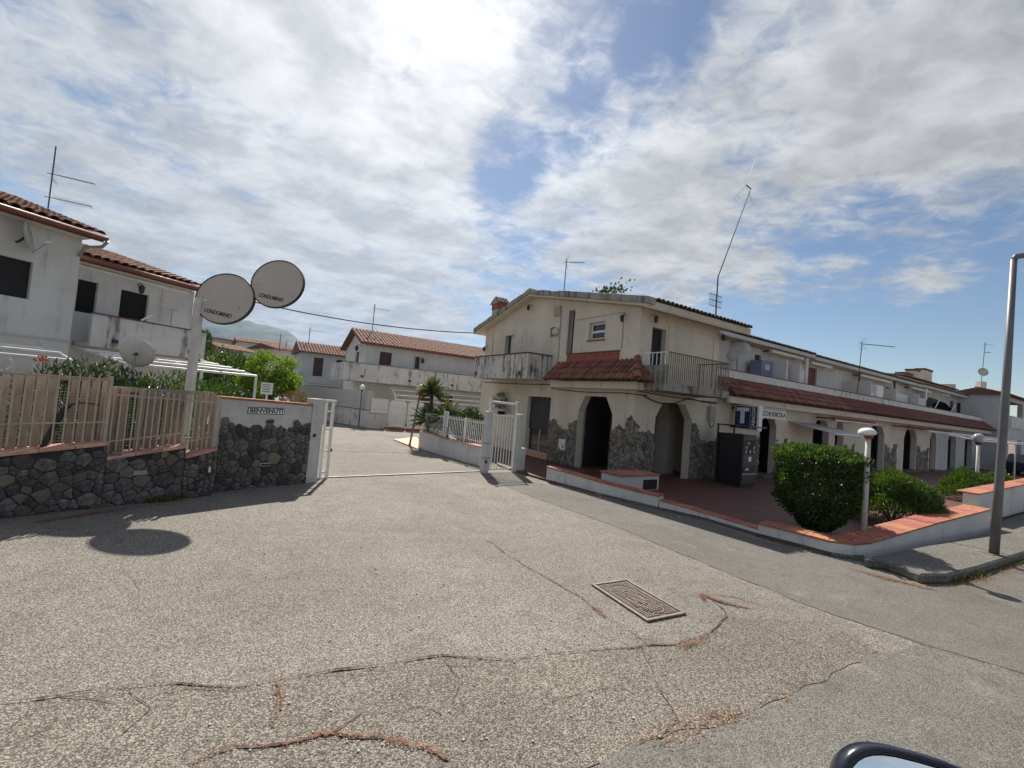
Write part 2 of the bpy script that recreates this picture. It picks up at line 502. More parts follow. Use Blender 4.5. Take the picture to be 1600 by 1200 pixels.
class MB:
    def __init__(self):
        self.v, self.f = [], []

    def add(self, vs, fs):
        k = len(self.v)
        self.v += [tuple(p) for p in vs]
        self.f += [tuple(i + k for i in q) for q in fs]
        return self

    def box(self, x0, x1, y0, y1, z0, z1):
        vs = [(x, y, z) for z in (z0, z1) for y in (y0, y1) for x in (x0, x1)]
        return self.add(vs, [(0, 2, 3, 1), (4, 5, 7, 6), (0, 1, 5, 4), (2, 6, 7, 3), (0, 4, 6, 2), (1, 3, 7, 5)])

    def obox(self, o, ex, ey, ez):
        o, ex, ey, ez = V(o), V(ex), V(ey), V(ez)
        vs = [o + ex * a + ey * b + ez * c for c in (0, 1) for b in (0, 1) for a in (0, 1)]
        fs = [(0, 2, 3, 1), (4, 5, 7, 6), (0, 1, 5, 4), (2, 6, 7, 3), (0, 4, 6, 2), (1, 3, 7, 5)]
        if ex.cross(ey).dot(ez) < 0:
            fs = [q[::-1] for q in fs]
        return self.add(vs, fs)

    def tube(self, pts, r, n=6, caps=True):
        pts = [V(p) for p in pts]
        rs = r if isinstance(r, (list, tuple)) else [r] * len(pts)
        vs, fs = [], []
        for i, p in enumerate(pts):
            a = pts[max(i - 1, 0)]
            b = pts[min(i + 1, len(pts) - 1)]
            d = (b - a).normalized()
            u = d.orthogonal().normalized() if i == 0 else (u - d * u.dot(d)).normalized()
            w = d.cross(u)
            for k in range(n):
                t = 2 * math.pi * k / n
                vs.append(p + (u * math.cos(t) + w * math.sin(t)) * rs[i])
        for i in range(len(pts) - 1):
            for k in range(n):
                fs.append((i * n + k, i * n + (k + 1) % n, (i + 1) * n + (k + 1) % n, (i + 1) * n + k))
        if caps:
            fs.append(tuple(range(n))[::-1])
            fs.append(tuple((len(pts) - 1) * n + k for k in range(n)))
        return self.add(vs, fs)

    def lathe(self, prof, n=16, c=(0, 0, 0), axis=None):
        """profile of (radius, height); axis default z"""
        vs, fs = [], []
        az = V(axis).normalized() if axis is not None else V((0, 0, 1))
        ax = az.orthogonal().normalized()
        ay = az.cross(ax)
        c = V(c)
        for (r, h) in prof:
            for k in range(n):
                t = 2 * math.pi * k / n
                vs.append(c + az * h + (ax * math.cos(t) + ay * math.sin(t)) * r)
        for i in range(len(prof) - 1):
            for k in range(n):
                fs.append((i * n + k, i * n + (k + 1) % n, (i + 1) * n + (k + 1) % n, (i + 1) * n + k))
        fs.append(tuple(range(n))[::-1])
        fs.append(tuple((len(prof) - 1) * n + k for k in range(n)))
        return self.add(vs, fs)

    def sphere(self, c, r, n=12, m=8, sz=1.0):
        prof = []
        for i in range(1, m):
            t = math.pi * i / m
            prof.append((r * math.sin(t), -r * math.cos(t) * sz))
        return self.lathe(prof, n, c)

    def plate(self, outer, holes, o, ex, ey, nn, t):
        """flat plate with holes, outline in the (ex, ey) plane from o, thickness t along nn"""
        o, ex, ey, nn = V(o), V(ex), V(ey), V(nn)
        loops = [outer] + list(holes)
        tri = tessellate_polygon([[V((a, b, 0)) for a, b in lp] for lp in loops])
        flat = [p for lp in loops for p in lp]
        N = len(flat)
        vs = [o + ex * a + ey * b for a, b in flat] + [o + ex * a + ey * b + nn * t for a, b in flat]
        fs = []
        up = ex.cross(ey)
        for q in tri:
            a, b_, c = [V((flat[i][0], flat[i][1], 0)) for i in q]
            ccw = (b_ - a).cross(c - a).z > 0
            if ccw == (up.dot(nn) < 0):
                fs.append(tuple(q)); fs.append(tuple(i + N for i in q[::-1]))
            else:
                fs.append(tuple(q[::-1])); fs.append(tuple(i + N for i in q))
        k = 0
        for li, lp in enumerate(loops):
            n = len(lp)
            area = sum(lp[i][0] * lp[(i + 1) % n][1] - lp[(i + 1) % n][0] * lp[i][1] for i in range(n))
            flip = (area > 0) == (li == 0)
            if up.dot(nn) < 0:
                flip = not flip
            for i in range(n):
                q = (k + i, k + (i + 1) % n, N + k + (i + 1) % n, N + k + i)
                fs.append(q if flip else q[::-1])
            k += n
        return self.add(vs, fs)

    def mesh(self, name, mat=None, bevel=0.0, smooth=False, seg=1):
        me = bpy.data.meshes.new(name)
        me.from_pydata([tuple(p) for p in self.v], [], self.f)
        if bevel:
            bm = bmesh.new()
            bm.from_mesh(me)
            es = [e for e in bm.edges if len(e.link_faces) == 2 and e.calc_face_angle(0) > 0.6]
            bmesh.ops.bevel(bm, geom=es, offset=bevel, segments=seg, affect='EDGES', clamp_overlap=True)
            bm.to_mesh(me)
            bm.free()
        if mat:
            me.materials.append(MATS[mat])
        if smooth:
            for p in me.polygons:
                p.use_smooth = True
        return me

    def build(self, name, mat, parent=None, bevel=0.0, smooth=False, seg=1):
        return link(bpy.data.objects.new(name, self.mesh(name, mat, bevel, smooth, seg)), parent)


def structure(o):
    o['kind'] = 'structure'
    return o


def stuff(o):
    o['kind'] = 'stuff'
    return o


def inst(name, me, parent, mat4):
    o = bpy.data.objects.new(name, me)
    link(o, parent)
    o.matrix_local = mat4
    return o


def frame4(o, ex, ey, ez):
    m4 = Matrix((V(ex), V(ey), V(ez))).transposed().to_4x4()
    m4.translation = V(o)
    return m4


def text_mesh(s, size, mat, depth=0.004, bold=0.0, align='CENTER'):
    cu = bpy.data.curves.new('lettering', 'FONT')
    cu.body = s
    cu.size = size
    cu.extrude = depth
    cu.offset = bold
    cu.align_x = align
    cu.align_y = 'CENTER'
    tmp = bpy.data.objects.new('tmp', cu)
    COL.objects.link(tmp)
    dg = bpy.context.evaluated_depsgraph_get()
    me = bpy.data.meshes.new_from_object(tmp.evaluated_get(dg))
    bpy.data.objects.remove(tmp)
    me.materials.clear()
    me.materials.append(MATS[mat])
    return me


def lettering(s, size, mat, parent, o, ex, ey, width=None, bold=0.0, depth=0.004):
    me = text_mesh(s, size, mat, depth, bold)
    ex, ey = V(ex).normalized(), V(ey).normalized()
    m4 = frame4(o, ex, ey, ex.cross(ey))
    if width:
        xs = [v.co.x for v in me.vertices]
        k = width / (max(xs) - min(xs))
        m4 = m4 @ Matrix.Diagonal((k, 1, 1, 1))
    return inst('lettering', me, parent, m4)


# --- stones: Voronoi cells, every stone a mesh of its own
def clip(poly, p, n):
    out = []
    for i in range(len(poly)):
        a, b = poly[i], poly[(i + 1) % len(poly)]
        da = (a[0] - p[0]) * n[0] + (a[1] - p[1]) * n[1]
        db = (b[0] - p[0]) * n[0] + (b[1] - p[1]) * n[1]
        if da <= 0:
            out.append(a)
        if da * db < 0:
            t = da / (da - db)
            out.append((a[0] + (b[0] - a[0]) * t, a[1] + (b[1] - a[1]) * t))
    return out


def voronoi(w, h, size, rng, aspect=1.25):
    pts = []
    tries = 0
    while tries < 40 * int(w * h / size / size) + 400:
        tries += 1
        p = (rng.uniform(-size * .3, w + size * .3), rng.uniform(-size * .3, h + size * .3))
        s = size * rng.choice((0.45, 0.6, 0.75, 0.9, 1.0, 1.3))
        if all(((p[0] - q[0]) / aspect) ** 2 + (p[1] - q[1]) ** 2 > (0.5 * (s + q[2])) ** 2 * 0.80 for q in pts):
            pts.append((p[0], p[1], s))
    cells = []
    for p in pts:
        poly = [(0, 0), (w, 0), (w, h), (0, h)]
        near = sorted(pts, key=lambda q: (q[0] - p[0]) ** 2 + (q[1] - p[1]) ** 2)[1:16]
        for q in near:
            dd = (q[0] - p[0]) ** 2 + (q[1] - p[1]) ** 2
            k = min(.8, max(.2, .5 + .18 * (p[2] ** 2 - q[2] ** 2) / dd))
            mx, my = p[0] + (q[0] - p[0]) * k, p[1] + (q[1] - p[1]) * k
            poly = clip(poly, (mx, my), (q[0] - p[0], q[1] - p[1]))
            if len(poly) < 3:
                break
        if len(poly) >= 3:
            cells.append(poly)
    return cells


def stones(parent, o, ex, ey, nn, w, h, size, mat, seed, top=None, keep=None, gap=0.012, depth=(0.02, 0.05), map2=None, limit=None):
    """stone facing on the plane (o, ex, ey), bulging along nn; top(a) is a ragged upper limit"""
    rng = random.Random(seed)
    o, ex, ey, nn = V(o), V(ex), V(ey), V(nn)
    out = []
    for poly in voronoi(w, h, size, rng):
        cx = sum(p[0] for p in poly) / len(poly)
        cy = sum(p[1] for p in poly) / len(poly)
        if top and cy > top(cx):
            continue
        if keep and not keep(cx, cy):
            continue
        r = min(math.hypot(p[0] - cx, p[1] - cy) for p in poly)
        if r < 0.02:
            continue
        pts = []
        for i, p in enumerate(poly):            # cut the corners so stones look rounded
            q, s = poly[(i + 1) % len(poly)], poly[i - 1]
            for t in (s, q):
                k = 0.13
                pts.append((p[0] + (t[0] - p[0]) * k, p[1] + (t[1] - p[1]) * k))
        if len(poly) > 5:
            pts = [p for i, p in enumerate(pts) if i % 2 == 0 or rng.random() < .5]
        d = rng.uniform(*depth)
        tilt = (rng.uniform(-.25, .25), rng.uniform(-.25, .25))

        def ring(inset, hh):
            res = []
            for (a, b_) in pts:
                va, vb = a - cx, b_ - cy
                ln = math.hypot(va, vb) or 1e-6
                k = max(0.25, (ln - inset) / ln)
                z = hh + (va * k * tilt[0] + vb * k * tilt[1]) * 0.5 * (1 if hh > 0.001 else 0)
                res.append((va * k, vb * k, max(z, 0.0) + (rng.uniform(-.004, .004) if hh > .001 else 0)))
            return res
        r0, r1, r2 = ring(gap * .5, -0.012), ring(gap * .6, d * .55), ring(gap * .5 + min(0.025, r * .35), d)
        n = len(pts)
        vs = r0 + r1 + r2 + [(0, 0, d * 1.06)]
        fs = []
        for i in range(n):
            j = (i + 1) % n
            fs += [(i, j, n + j, n + i), (n + i, n + j, 2 * n + j, 2 * n + i), (2 * n + i, 2 * n + j, 3 * n)]
        base = o + ex * cx + ey * cy if map2 is None else map2(cx, cy)
        me = MB().add(vs, fs).mesh('stone', mat)
        out.append(inst('stone', me, parent, frame4(base, ex, ey, nn)))
    return out


# --- barrel roof tiles
def tile_mesh(L=0.44, r0=0.095, r1=0.078, seg=6, mat='terracotta_tile'):
    vs, fs = [], []
    for (y, r) in ((0, r0), (L, r1)):
        for k in range(seg + 1):
            t = math.pi * k / seg
            vs.append((-math.cos(t) * r, y, math.sin(t) * r))
    for k in range(seg):
        fs.append((k, k + 1, seg + 2 + k, seg + 1 + k))
    n = len(vs)
    for k in range(seg + 1):
        t = math.pi * k / seg
        vs.append((-math.cos(t) * (r0 - .018), 0, math.sin(t) * (r0 - .018)))
    for k in range(seg):
        fs.append((n + k, n + k + 1, k + 1, k))
    return MB().add(vs, fs).mesh('tile', mat, smooth=False)


TILE = tile_mesh()
OLD_TILE = tile_mesh(mat='old_roof_tile')
MOULD_BACKLIT_TILE = tile_mesh(mat='mouldy_backlit_tile')


def tile_roof(parent, o, ex, ey, width, length, me=None, cw=0.2, rl=0.36, inside=None, single=True, rows=None, seed=1, mat='terracotta_tile'):
    """rows of barrel tiles: o = lower left eave corner, ex along the eave, ey up the slope"""
    rng = random.Random(seed)
    o, ex, ey = V(o), V(ex).normalized(), V(ey).normalized()
    n = ex.cross(ey)
    me = me or TILE
    nc = max(1, int(width / cw + .5))
    cw = width / nc
    nr = max(1, int(length / rl + .5))
    rl = length / nr
    big = MB()
    for r in range(nr):
        for c in range(nc):
            a, b_ = (c + .5) * cw, r * rl - .03
            if inside and not inside(a, b_ + rl * .5):
                continue
            wob = rng.uniform(-.02, .02)
            e2 = (ey + ex * wob - n * .035).normalized()
            e1 = (ex - e2 * ex.dot(e2)).normalized()
            m4 = frame4(o + ex * (a + rng.uniform(-.006, .006)) + ey * (b_ + rng.uniform(-.012, .012)) + n * (.02 + rng.uniform(0, .008)), e1, e2, e1.cross(e2))
            k = Matrix.Diagonal((cw / .2, (rl + .08) / .44, 1, 1))
            if single and (rows is None or r < rows):
                inst('tile', me, parent, m4 @ k)
            else:
                mm = m4 @ k
                big.add([mm @ v.co for v in me.vertices], [tuple(p.vertices) for p in me.polygons])
    if big.v:
        stuff(big.build('tile_field', mat, parent))


# --- foliage
def leaf_mesh(name, mat, pts, size, aspect, rng, up_bias=0.2, out_from=None, fold=0.25, parent=None, droop=0.0):
    vs, fs = [], []
    for p in pts:
        p = V(p)
        d = V((rng.gauss(0, 1), rng.gauss(0, 1), rng.gauss(0, 1) + up_bias))
        if out_from is not None:
            d = d * .75 + (p - V(out_from)).normalized() * 1.1
        d.normalize()
        d.z -= droop
        s = d.cross(V((rng.gauss(0, 1), rng.gauss(0, 1), rng.gauss(0, 1)))).normalized()
        nn = d.cross(s)
        L = size * rng.uniform(.65, 1.3)
        w = L / aspect
        k = len(vs)
        vs += [p, p + d * L * .5 + s * w * .5 + nn * w * fold, p + d * L, p + d * L * .5 - s * w * .5 + nn * w * fold]
        fs += [(k, k + 1, k + 2), (k, k + 2, k + 3)]
    return MB().add(vs, fs).build(name, mat, parent)


def blob_points(n, c, rad, rng, shell=0.55, lump=0.22, freq=2.2, seed=0, zmin=None):
    pts = []
    c = V(c)
    while len(pts) < n:
        d = V((rng.gauss(0, 1), rng.gauss(0, 1), rng.gauss(0, 1))).normalized()
        k = 1 + lump * noise.noise(d * freq + V((seed, seed * .7, 0)))
        r = (shell + (1 - shell) * rng.random() ** .5) * k
        p = c + V((d.x * rad[0], d.y * rad[1], d.z * rad[2])) * r
        if zmin is not None and p.z < zmin:
            continue
        pts.append(p)
    return pts


def shrub(name, label, cat, base, rad, mat, n, size, aspect, seed, stem=0.15, cz=None, lump=.25, group=None, shell=.5, freq=2.2, stems=5):
    rng = random.Random(seed)
    t = thing(name, label, cat, base, group=group)
    cz = rad[2] + stem if cz is None else cz
    c = V((0, 0, cz))
    leaf_mesh('foliage', mat, blob_points(n, c, rad, rng, shell, lump, freq, seed, zmin=0.03), size, aspect, rng, .3, c, parent=t)
    for k in range(stems):
        a = 2 * math.pi * (k + rng.random()) / stems
        q = V((math.cos(a) * rad[0] * .55, math.sin(a) * rad[1] * .55, cz + rad[2] * .3))
        MB().tube([(math.cos(a) * .05, math.sin(a) * .05, 0), q * .5 + V((0, 0, .05)), q], [.025, .018, .008], 5).build('stem', 'bark', t)
    return t


def fence_pickets(parent, a, b, n, z0, z1, w, mat, off=V((0, 0, 0)), name='picket', za=None, zb=None, tip=False, skip=()):
    """n pickets from a to b (3-D points, local), z0/z1 heights may be (start, end) pairs"""
    a, b = V(a), V(b)
    d = (b - a)
    d.z = 0
    d.normalize()
    nn = V((-d.y, d.x, 0))
    f = lambda q, t: q if not isinstance(q, tuple) else q[0] + (q[1] - q[0]) * t
    mb = MB().obox(d * (-w / 2) + nn * (-w / 2), d * w, nn * w, V((0, 0, 1)))
    if tip:
        mb = MB().obox(d * (-w / 2) + nn * (-w * .2), d * w, nn * w * .4, V((0, 0, .93)))
        k = len(mb.v)
        mb.add([d * (-w / 2) - nn * w * .2 + V((0, 0, .93)), d * (w / 2) - nn * w * .2 + V((0, 0, .93)), d * (w / 2) + nn * w * .2 + V((0, 0, .93)), d * (-w / 2) + nn * w * .2 + V((0, 0, .93)), nn * 0 + V((0, 0, 1))], [(0, 1, 4), (1, 2, 4), (2, 3, 4), (3, 0, 4)])
    me = mb.mesh(name, mat)
    for i in range(n):
        if i in skip:
            continue
        t = (i + .5) / n
        p = a + (b - a) * t + off
        lo, hi = f(z0, t), f(z1, t)
        m4 = Matrix.Translation((p.x, p.y, lo)) @ Matrix.Diagonal((1, 1, hi - lo, 1))
        inst(name, me, parent, m4)
    return d, nn

# ------------------------------------------------------------------ ground and paving
YA = R(57.7)
dA = V((math.sin(YA), math.cos(YA), 0))      # along the terrace of houses, away to the right
dB = V((-math.cos(YA), math.sin(YA), 0))     # along the gable end, away to the left
ROWROT = math.pi / 2 - YA
C0 = G(982, 752, .06)
C0.z = 0
Z = V((0, 0, 1))


def jag(pts, amp, step=0.25, seed=0):
    out = []
    for i in range(len(pts) - 1):
        a, b_ = V(pts[i]), V(pts[i + 1])
        n = max(1, int((b_ - a).length / step))
        for k in range(n):
            p = a + (b_ - a) * (k / n)
            q = p * 3.1 + V((seed * 7.3, seed * 3.1, 0))
            out.append(p + V((noise.noise(q), noise.noise(q + V((31, 17, 5))), 0)) * amp)
    out.append(V(pts[-1]))
    return out


def sheet(name, pts, z, mat, parent=None):
    mb = MB()
    tri = tessellate_polygon([[V((p.x, p.y, 0)) for p in pts]])
    vs = [V((p.x, p.y, z)) for p in pts]
    fs = []
    for q in tri:
        a, b_, c = vs[q[0]], vs[q[1]], vs[q[2]]
        fs.append(tuple(q) if (b_ - a).cross(c - a).z > 0 else tuple(q[::-1]))
    return structure(mb.add(vs, fs).build(name, mat, parent))


structure(MB().add([(-6000, -3000, -.012), (6000, -3000, -.012), (6000, 9000, -.012), (-6000, 9000, -.012)], [(0, 1, 2, 3)]).build('ground', 'earth'))
fore = sheet('forecourt', [V(p) for p in ((-40, -14, 0), (60, -14, 0), (60, 70, 0), (-40, 70, 0))], 0.0, 'asphalt_coarse')
gp = lambda *a: [G(x, y) for x, y in a]
strip = jag(gp((757, 745), (853, 757), (940, 772), (1030, 792), (1100, 815), (1190, 845), (1350, 885), (1445, 922)), .03) + \
    jag([G(1445, 922), G(1595, 888), V((19, 11.6, 0)), V((24, 8.5, 0)), V((14, 1.5, 0)), G(1590, 1050), G(1460, 1012), G(1300, 960), G(1130, 893), G(960, 822), G(820, 772), G(757, 745)], .08, .06, seed=3)
sheet('asphalt_strip', strip[:-1], .004, 'asphalt_smooth')
broken = jag(gp((-30, 1112), (120, 1088), (200, 1077), (270, 1066), (330, 1073), (440, 1064), (600, 1042), (690, 1027), (800, 1031), (900, 1019), (1000, 1012), (1060, 1005), (1110, 990), (1135, 965), (1290, 972), (1372, 1018), (1290, 1062), (1170, 1112), (1000, 1167), (880, 1210)), .06, .05, 5) + [G(600, 1300), G(-200, 1300)]
sheet('broken_asphalt', broken, .0045, 'asphalt_broken')
street = jag(gp((1440, 1008), (1372, 1022), (1290, 1066), (1170, 1116), (1000, 1171), (880, 1214)), .07, .05, 8) + [V((-4, 1.2, 0)), V((-12, -2, 0)), V((-12, -9, 0)), V((30, -9, 0)), V((14, 1.5, 0)), G(1590, 1052)]
sheet('street', street, .009, 'asphalt_street')


def crack(pts, w, seed, parent):
    c = jag(jag(gp(*pts), .045, .06, seed), .018, .02, seed + 50)
    rng = random.Random(seed)
    vs, fs = [], []
    for i, p in enumerate(c):
        d = (c[min(i + 1, len(c) - 1)] - c[max(i - 1, 0)]).normalized()
        nn = V((-d.y, d.x, 0))
        ww = w * .85 * max(.35, noise.noise(p * 2.3 + V((seed, 0, 0))) * 1.6 + .7) * rng.uniform(.4, 1.2)
        vs += [p + nn * ww + Z * .012, p - nn * ww * rng.uniform(.3, 1) + Z * .012]
        if i:
            fs.append((2 * i - 2, 2 * i - 1, 2 * i + 1, 2 * i))
    MB().add(vs, fs).build('crack', 'crack_fill', parent)


CRK = [([(0, 1100), (120, 1085), (200, 1075), (270, 1065), (330, 1072), (380, 1075), (440, 1062), (520, 1048), (600, 1040), (690, 1025), (800, 1030), (900, 1018), (1000, 1012), (1060, 1005), (1110, 990), (1135, 965), (1108, 930)], .012),
       ([(760, 845), (830, 890), (900, 930), (960, 975), (1010, 1005)], .009),
       ([(300, 1196), (370, 1170), (440, 1165), (520, 1148), (600, 1155), (700, 1190)], .014),
       ([(1005, 1015), (1030, 1075), (1060, 1130), (1000, 1165)], .007),
       ([(430, 1066), (438, 1100), (428, 1135)], .006), ([(0, 1140), (40, 1112), (110, 1092)], .006),
       ([(820, 772), (960, 822), (1130, 893), (1300, 960), (1460, 1012), (1600, 1055)], .006),
       ([(1100, 928), (1140, 932), (1200, 950)], .012), ([(90, 1090), (180, 1098), (290, 1082), (380, 1078)], .005),
       ([(190, 890), (222, 920), (215, 955), (160, 970)], .004), ([(505, 700), (560, 690), (640, 713), (700, 716)], .012),
       ([(505, 712), (600, 703), (655, 718)], .012), ([(1330, 985), (1410, 1000), (1540, 1040)], .004), ([(865, 1100), (930, 1075), (1030, 1080)], .005),
       ([(520, 1150), (560, 1120), (640, 1105), (690, 1118)], .005), ([(690, 1027), (720, 1060), (705, 1100), (760, 1140), (740, 1190)], .005), ([(1135, 965), (1200, 985), (1260, 1010), (1330, 1020)], .005),
       ([(200, 1075), (230, 1110), (190, 1150)], .004), ([(560, 745), (700, 752), (760, 775), (820, 800)], .005)]
for i, (p, w) in enumerate(CRK):
    crack(p, w, i + 11, fore)

# rust brown dry needles and crumbs packed into the joints
rng = random.Random(5)
mb = MB()


def crumb(q):
    a = rng.uniform(0, 6.28)
    L, w = rng.uniform(.004, .016), rng.uniform(.0012, .004)
    d, s = V((math.cos(a), math.sin(a), rng.uniform(-.15, .25))) * L, V((-math.sin(a), math.cos(a), 0)) * w
    q = q + Z * (.0145 + rng.random() * .004)
    mb.add([q - d - s, q + d - s * .6, q + d * .8 + s, q - d * .7 + s], [(0, 1, 2, 3)])


def litter_line(pts, n, spread, seed):
    c = jag(gp(*pts), .045, .06, seed)
    for _ in range(n):
        k = rng.random() * (len(c) - 1)
        i = int(k)
        g_ = max(0.0, noise.noise(c[i] * 1.7 + V((seed, 3, 0))) + .25)
        if rng.random() > g_ * 1.8:
            continue
        p = c[i] + (c[min(i + 1, len(c) - 1)] - c[i]) * (k - i)
        crumb(p + V((rng.gauss(0, spread), rng.gauss(0, spread), 0)))


litter_line([(930, 950), (960, 975), (1010, 1005), (1062, 1014), (1090, 1002), (1110, 985)], 1500, .02, 12)
litter_line([(1100, 940), (1098, 930), (1125, 940), (1160, 948), (1205, 952)], 1400, .018, 18)
litter_line(CRK[0][0], 650, .012, 11)
litter_line(CRK[1][0], 380, .010, 12)
litter_line(CRK[2][0], 420, .014, 13)
litter_line([(1000, 1167), (1080, 1140), (1170, 1112), (1230, 1085)], 900, .05, 21)
litter_line([(430, 1066), (438, 1100), (428, 1135)], 110, .02, 15)
for (pts, n, sp_) in (([(1470, 915), (1530, 905), (1600, 884)], 3800, .07), ([(1490, 935), (1600, 905)], 1500, .16), ([(1330, 890), (1400, 908), (1460, 922)], 1800, .05), ([(60, 816), (150, 802), (240, 790), (283, 783)], 2600, .05), ([(870, 760), (960, 784), (1030, 802)], 1500, .03), ([(500, 752), (600, 748), (750, 742)], 900, .05)):
    litter_line(pts, n, sp_, 31)
stuff(tag(mb.build('needle_litter', 'needle_litter'), 'rust brown pine needles gathered in the road cracks and along kerbs', 'litter'))
mb = MB()
for _ in range(260):
    q = G(rng.uniform(300, 1500), rng.uniform(770, 1180))
    r = rng.uniform(.004, .011)
    mb.sphere(q + Z * (r * .5 + .004), r, 5, 4, .7)
for (x, y, n) in ((950, 779, 14), (1070, 808, 8), (1250, 845, 10), (1500, 870, 8)):
    for _ in range(n):
        r = rng.uniform(.008, .022)
        mb.sphere(G(x + rng.gauss(0, 14), y + rng.gauss(0, 2)) + Z * (r * .4 + .004), r, 5, 4, .7)
stuff(tag(mb.build('loose_stones', 'pebble'), 'small pale loose stones scattered over the asphalt', 'stones'))

# gate threshold rail across the drive
a, b_ = G(492, 748), G(754, 737)
d = (b_ - a).normalized()
t = thing('gate_rail', 'thin steel sliding gate rail set across the drive entrance', 'rail', a)
MB().obox(V((0, 0, .004)), d * (b_ - a).length, V((-d.y, d.x, 0)) * .045, Z * .022).build('rail', 'galvanised', t)
MB().obox(V((-d.y, d.x, 0)) * .05 + Z * .004, d * (b_ - a).length, V((-d.y, d.x, 0)) * .12, Z * .008).build('rail_bed', 'concrete_walk', t)

# pavement on the right with its kerb
zs = .14
out = [G(1385, 889, .02), G(1440, 897, zs), G(1480, 897, zs), G(1530, 885, zs), G(1602, 862, zs), V((22, 15.2, 0))]
inn = [V((21.0, 16.8, 0)), G(1545, 832, zs), G(1350, 872, zs)]
poly = [V((p.x, p.y, 0)) for p in out + inn]
mb = MB()
mb.plate([(p.x, p.y) for p in poly], [], (0, 0, -.01), (1, 0, 0), (0, 1, 0), (0, 0, 1), zs + .01)
walk = structure(mb.build('pavement', 'concrete_walk', None, bevel=.03))
# weeds growing under the kerb and along wall feet
rng = random.Random(12)
vs, fs = [], []


def weeds(pts, n, hmax, spread):
    for _ in range(n):
        k = rng.random() * (len(pts) - 1)
        i = int(k)
        p = pts[i] + (pts[i + 1] - pts[i]) * (k - i) + V((rng.gauss(0, spread), rng.gauss(0, spread), 0))
        h = hmax * rng.uniform(.3, 1)
        a = rng.uniform(0, 6.28)
        s = V((math.cos(a), math.sin(a), 0))
        tip = p + s * h * rng.uniform(.2, .8) + Z * h
        w = s.cross(Z) * h * .09
        k = len(vs)
        vs.extend([p - w, p + w, p + (tip - p) * .6 + w + Z * h * .12, tip, p + (tip - p) * .6 - w + Z * h * .12])
        fs.append((k, k + 1, k + 2, k + 3, k + 4))


weeds(gp((1470, 908), (1500, 906), (1530, 898)), 420, .10, .05)
weeds(gp((1530, 898), (1600, 879)), 160, .07, .03)
weeds(gp((855, 754), (940, 770), (1030, 790)), 240, .05, .015)
weeds(gp((1180, 838), (1260, 862), (1350, 878)), 260, .05, .015)
weeds(gp((225, 786), (262, 783), (283, 778)), 300, .12, .04)
weeds(gp((660, 704), (750, 730)), 140, .06, .015)
weeds(gp((1040, 792), (1180, 835)), 160, .045, .015)
stuff(tag(MB().add(vs, fs).build('weeds', 'leaf_grass'), 'thin dry weeds growing along the foot of walls and kerb', 'weeds'))

# cast iron chamber cover in the road
q = [G(920, 914), G(983, 908), G(1072, 962), G(1012, 972)]
o = (q[0] + q[1] + q[2] + q[3]) / 4
ex = ((q[3] + q[2]) / 2 - (q[0] + q[1]) / 2)
LX = ex.length
ex.normalize()
ey = V((-ex.y, ex.x, 0))
LY = abs(((q[1] + q[2]) / 2 - (q[0] + q[3]) / 2).dot(ey))
t = thing('chamber_cover', 'long rectangular cast iron chamber cover set in the cracked asphalt', 'manhole cover', o + Z * .004, math.atan2(ex.y, ex.x))
hx, hy = LX / 2, LY / 2
mb = MB()
mb.box(-hx, hx, -hy, -hy + .035, 0, .020).box(-hx, hx, hy - .035, hy, 0, .020).box(-hx, -hx + .035, -hy + .035, hy - .035, 0, .020).box(hx - .035, hx, -hy + .035, hy - .035, 0, .020)
mb.build('frame', 'cast_iron', t, bevel=.003)
MB().box(-hx + .04, hx - .04, -hy + .04, hy - .04, 0, .009).build('cover_plate', 'dark_wood', t)
mb = MB()
nx, ny = 26, 12
for i in range(nx):
    for j in range(ny):
        x = -hx + .06 + (2 * hx - .12) * (i + .5) / nx
        y = -hy + .06 + (2 * hy - .12) * (j + .5) / ny
        rr = math.sqrt((x / (hx * .78)) ** 2 + (y / (hy * .62)) ** 2)
        if .9 < rr < 1.1 or .42 < rr < .55:
            continue
        s = .011
        mb.box(x - s, x + s, y - s, y + s, .009, .017)
for rx, ry in ((.80, .66), (.42, .24)):
    pts = [(math.cos(k / 28 * 2 * math.pi) * hx * rx, math.sin(k / 28 * 2 * math.pi) * hy * ry, .013) for k in range(29)]
    mb.tube(pts, .006, 4, False)
mb.build('studs', 'cast_iron', t)

# ------------------------------------------------------------------ left: stone wall with railing
sp = [G(-170, 832), G(0, 810), G(160, 793), G(283, 779), G(333, 768.5)]
sA, sB = sp[1], sp[3]
sd = (sB - sA).normalized()
sn = V((sd.y, -sd.x, 0))          # towards the drive
tw = .32
wall = thing('stone_wall', 'low dark stone wall stepping along the drive with terracotta coping under beige railing', 'wall', sA)
so = sA.copy()


def SL(s, n_, z):
    """local point: s along the wall, n_ towards the drive"""
    return sd * s + sn * n_ + Z * z


def s_at(x, y):
    return (Wp(x, y, sA, sd) - sA).dot(sd)


def z_at(x, y):
    return Wp(x, y, sA, sd).z


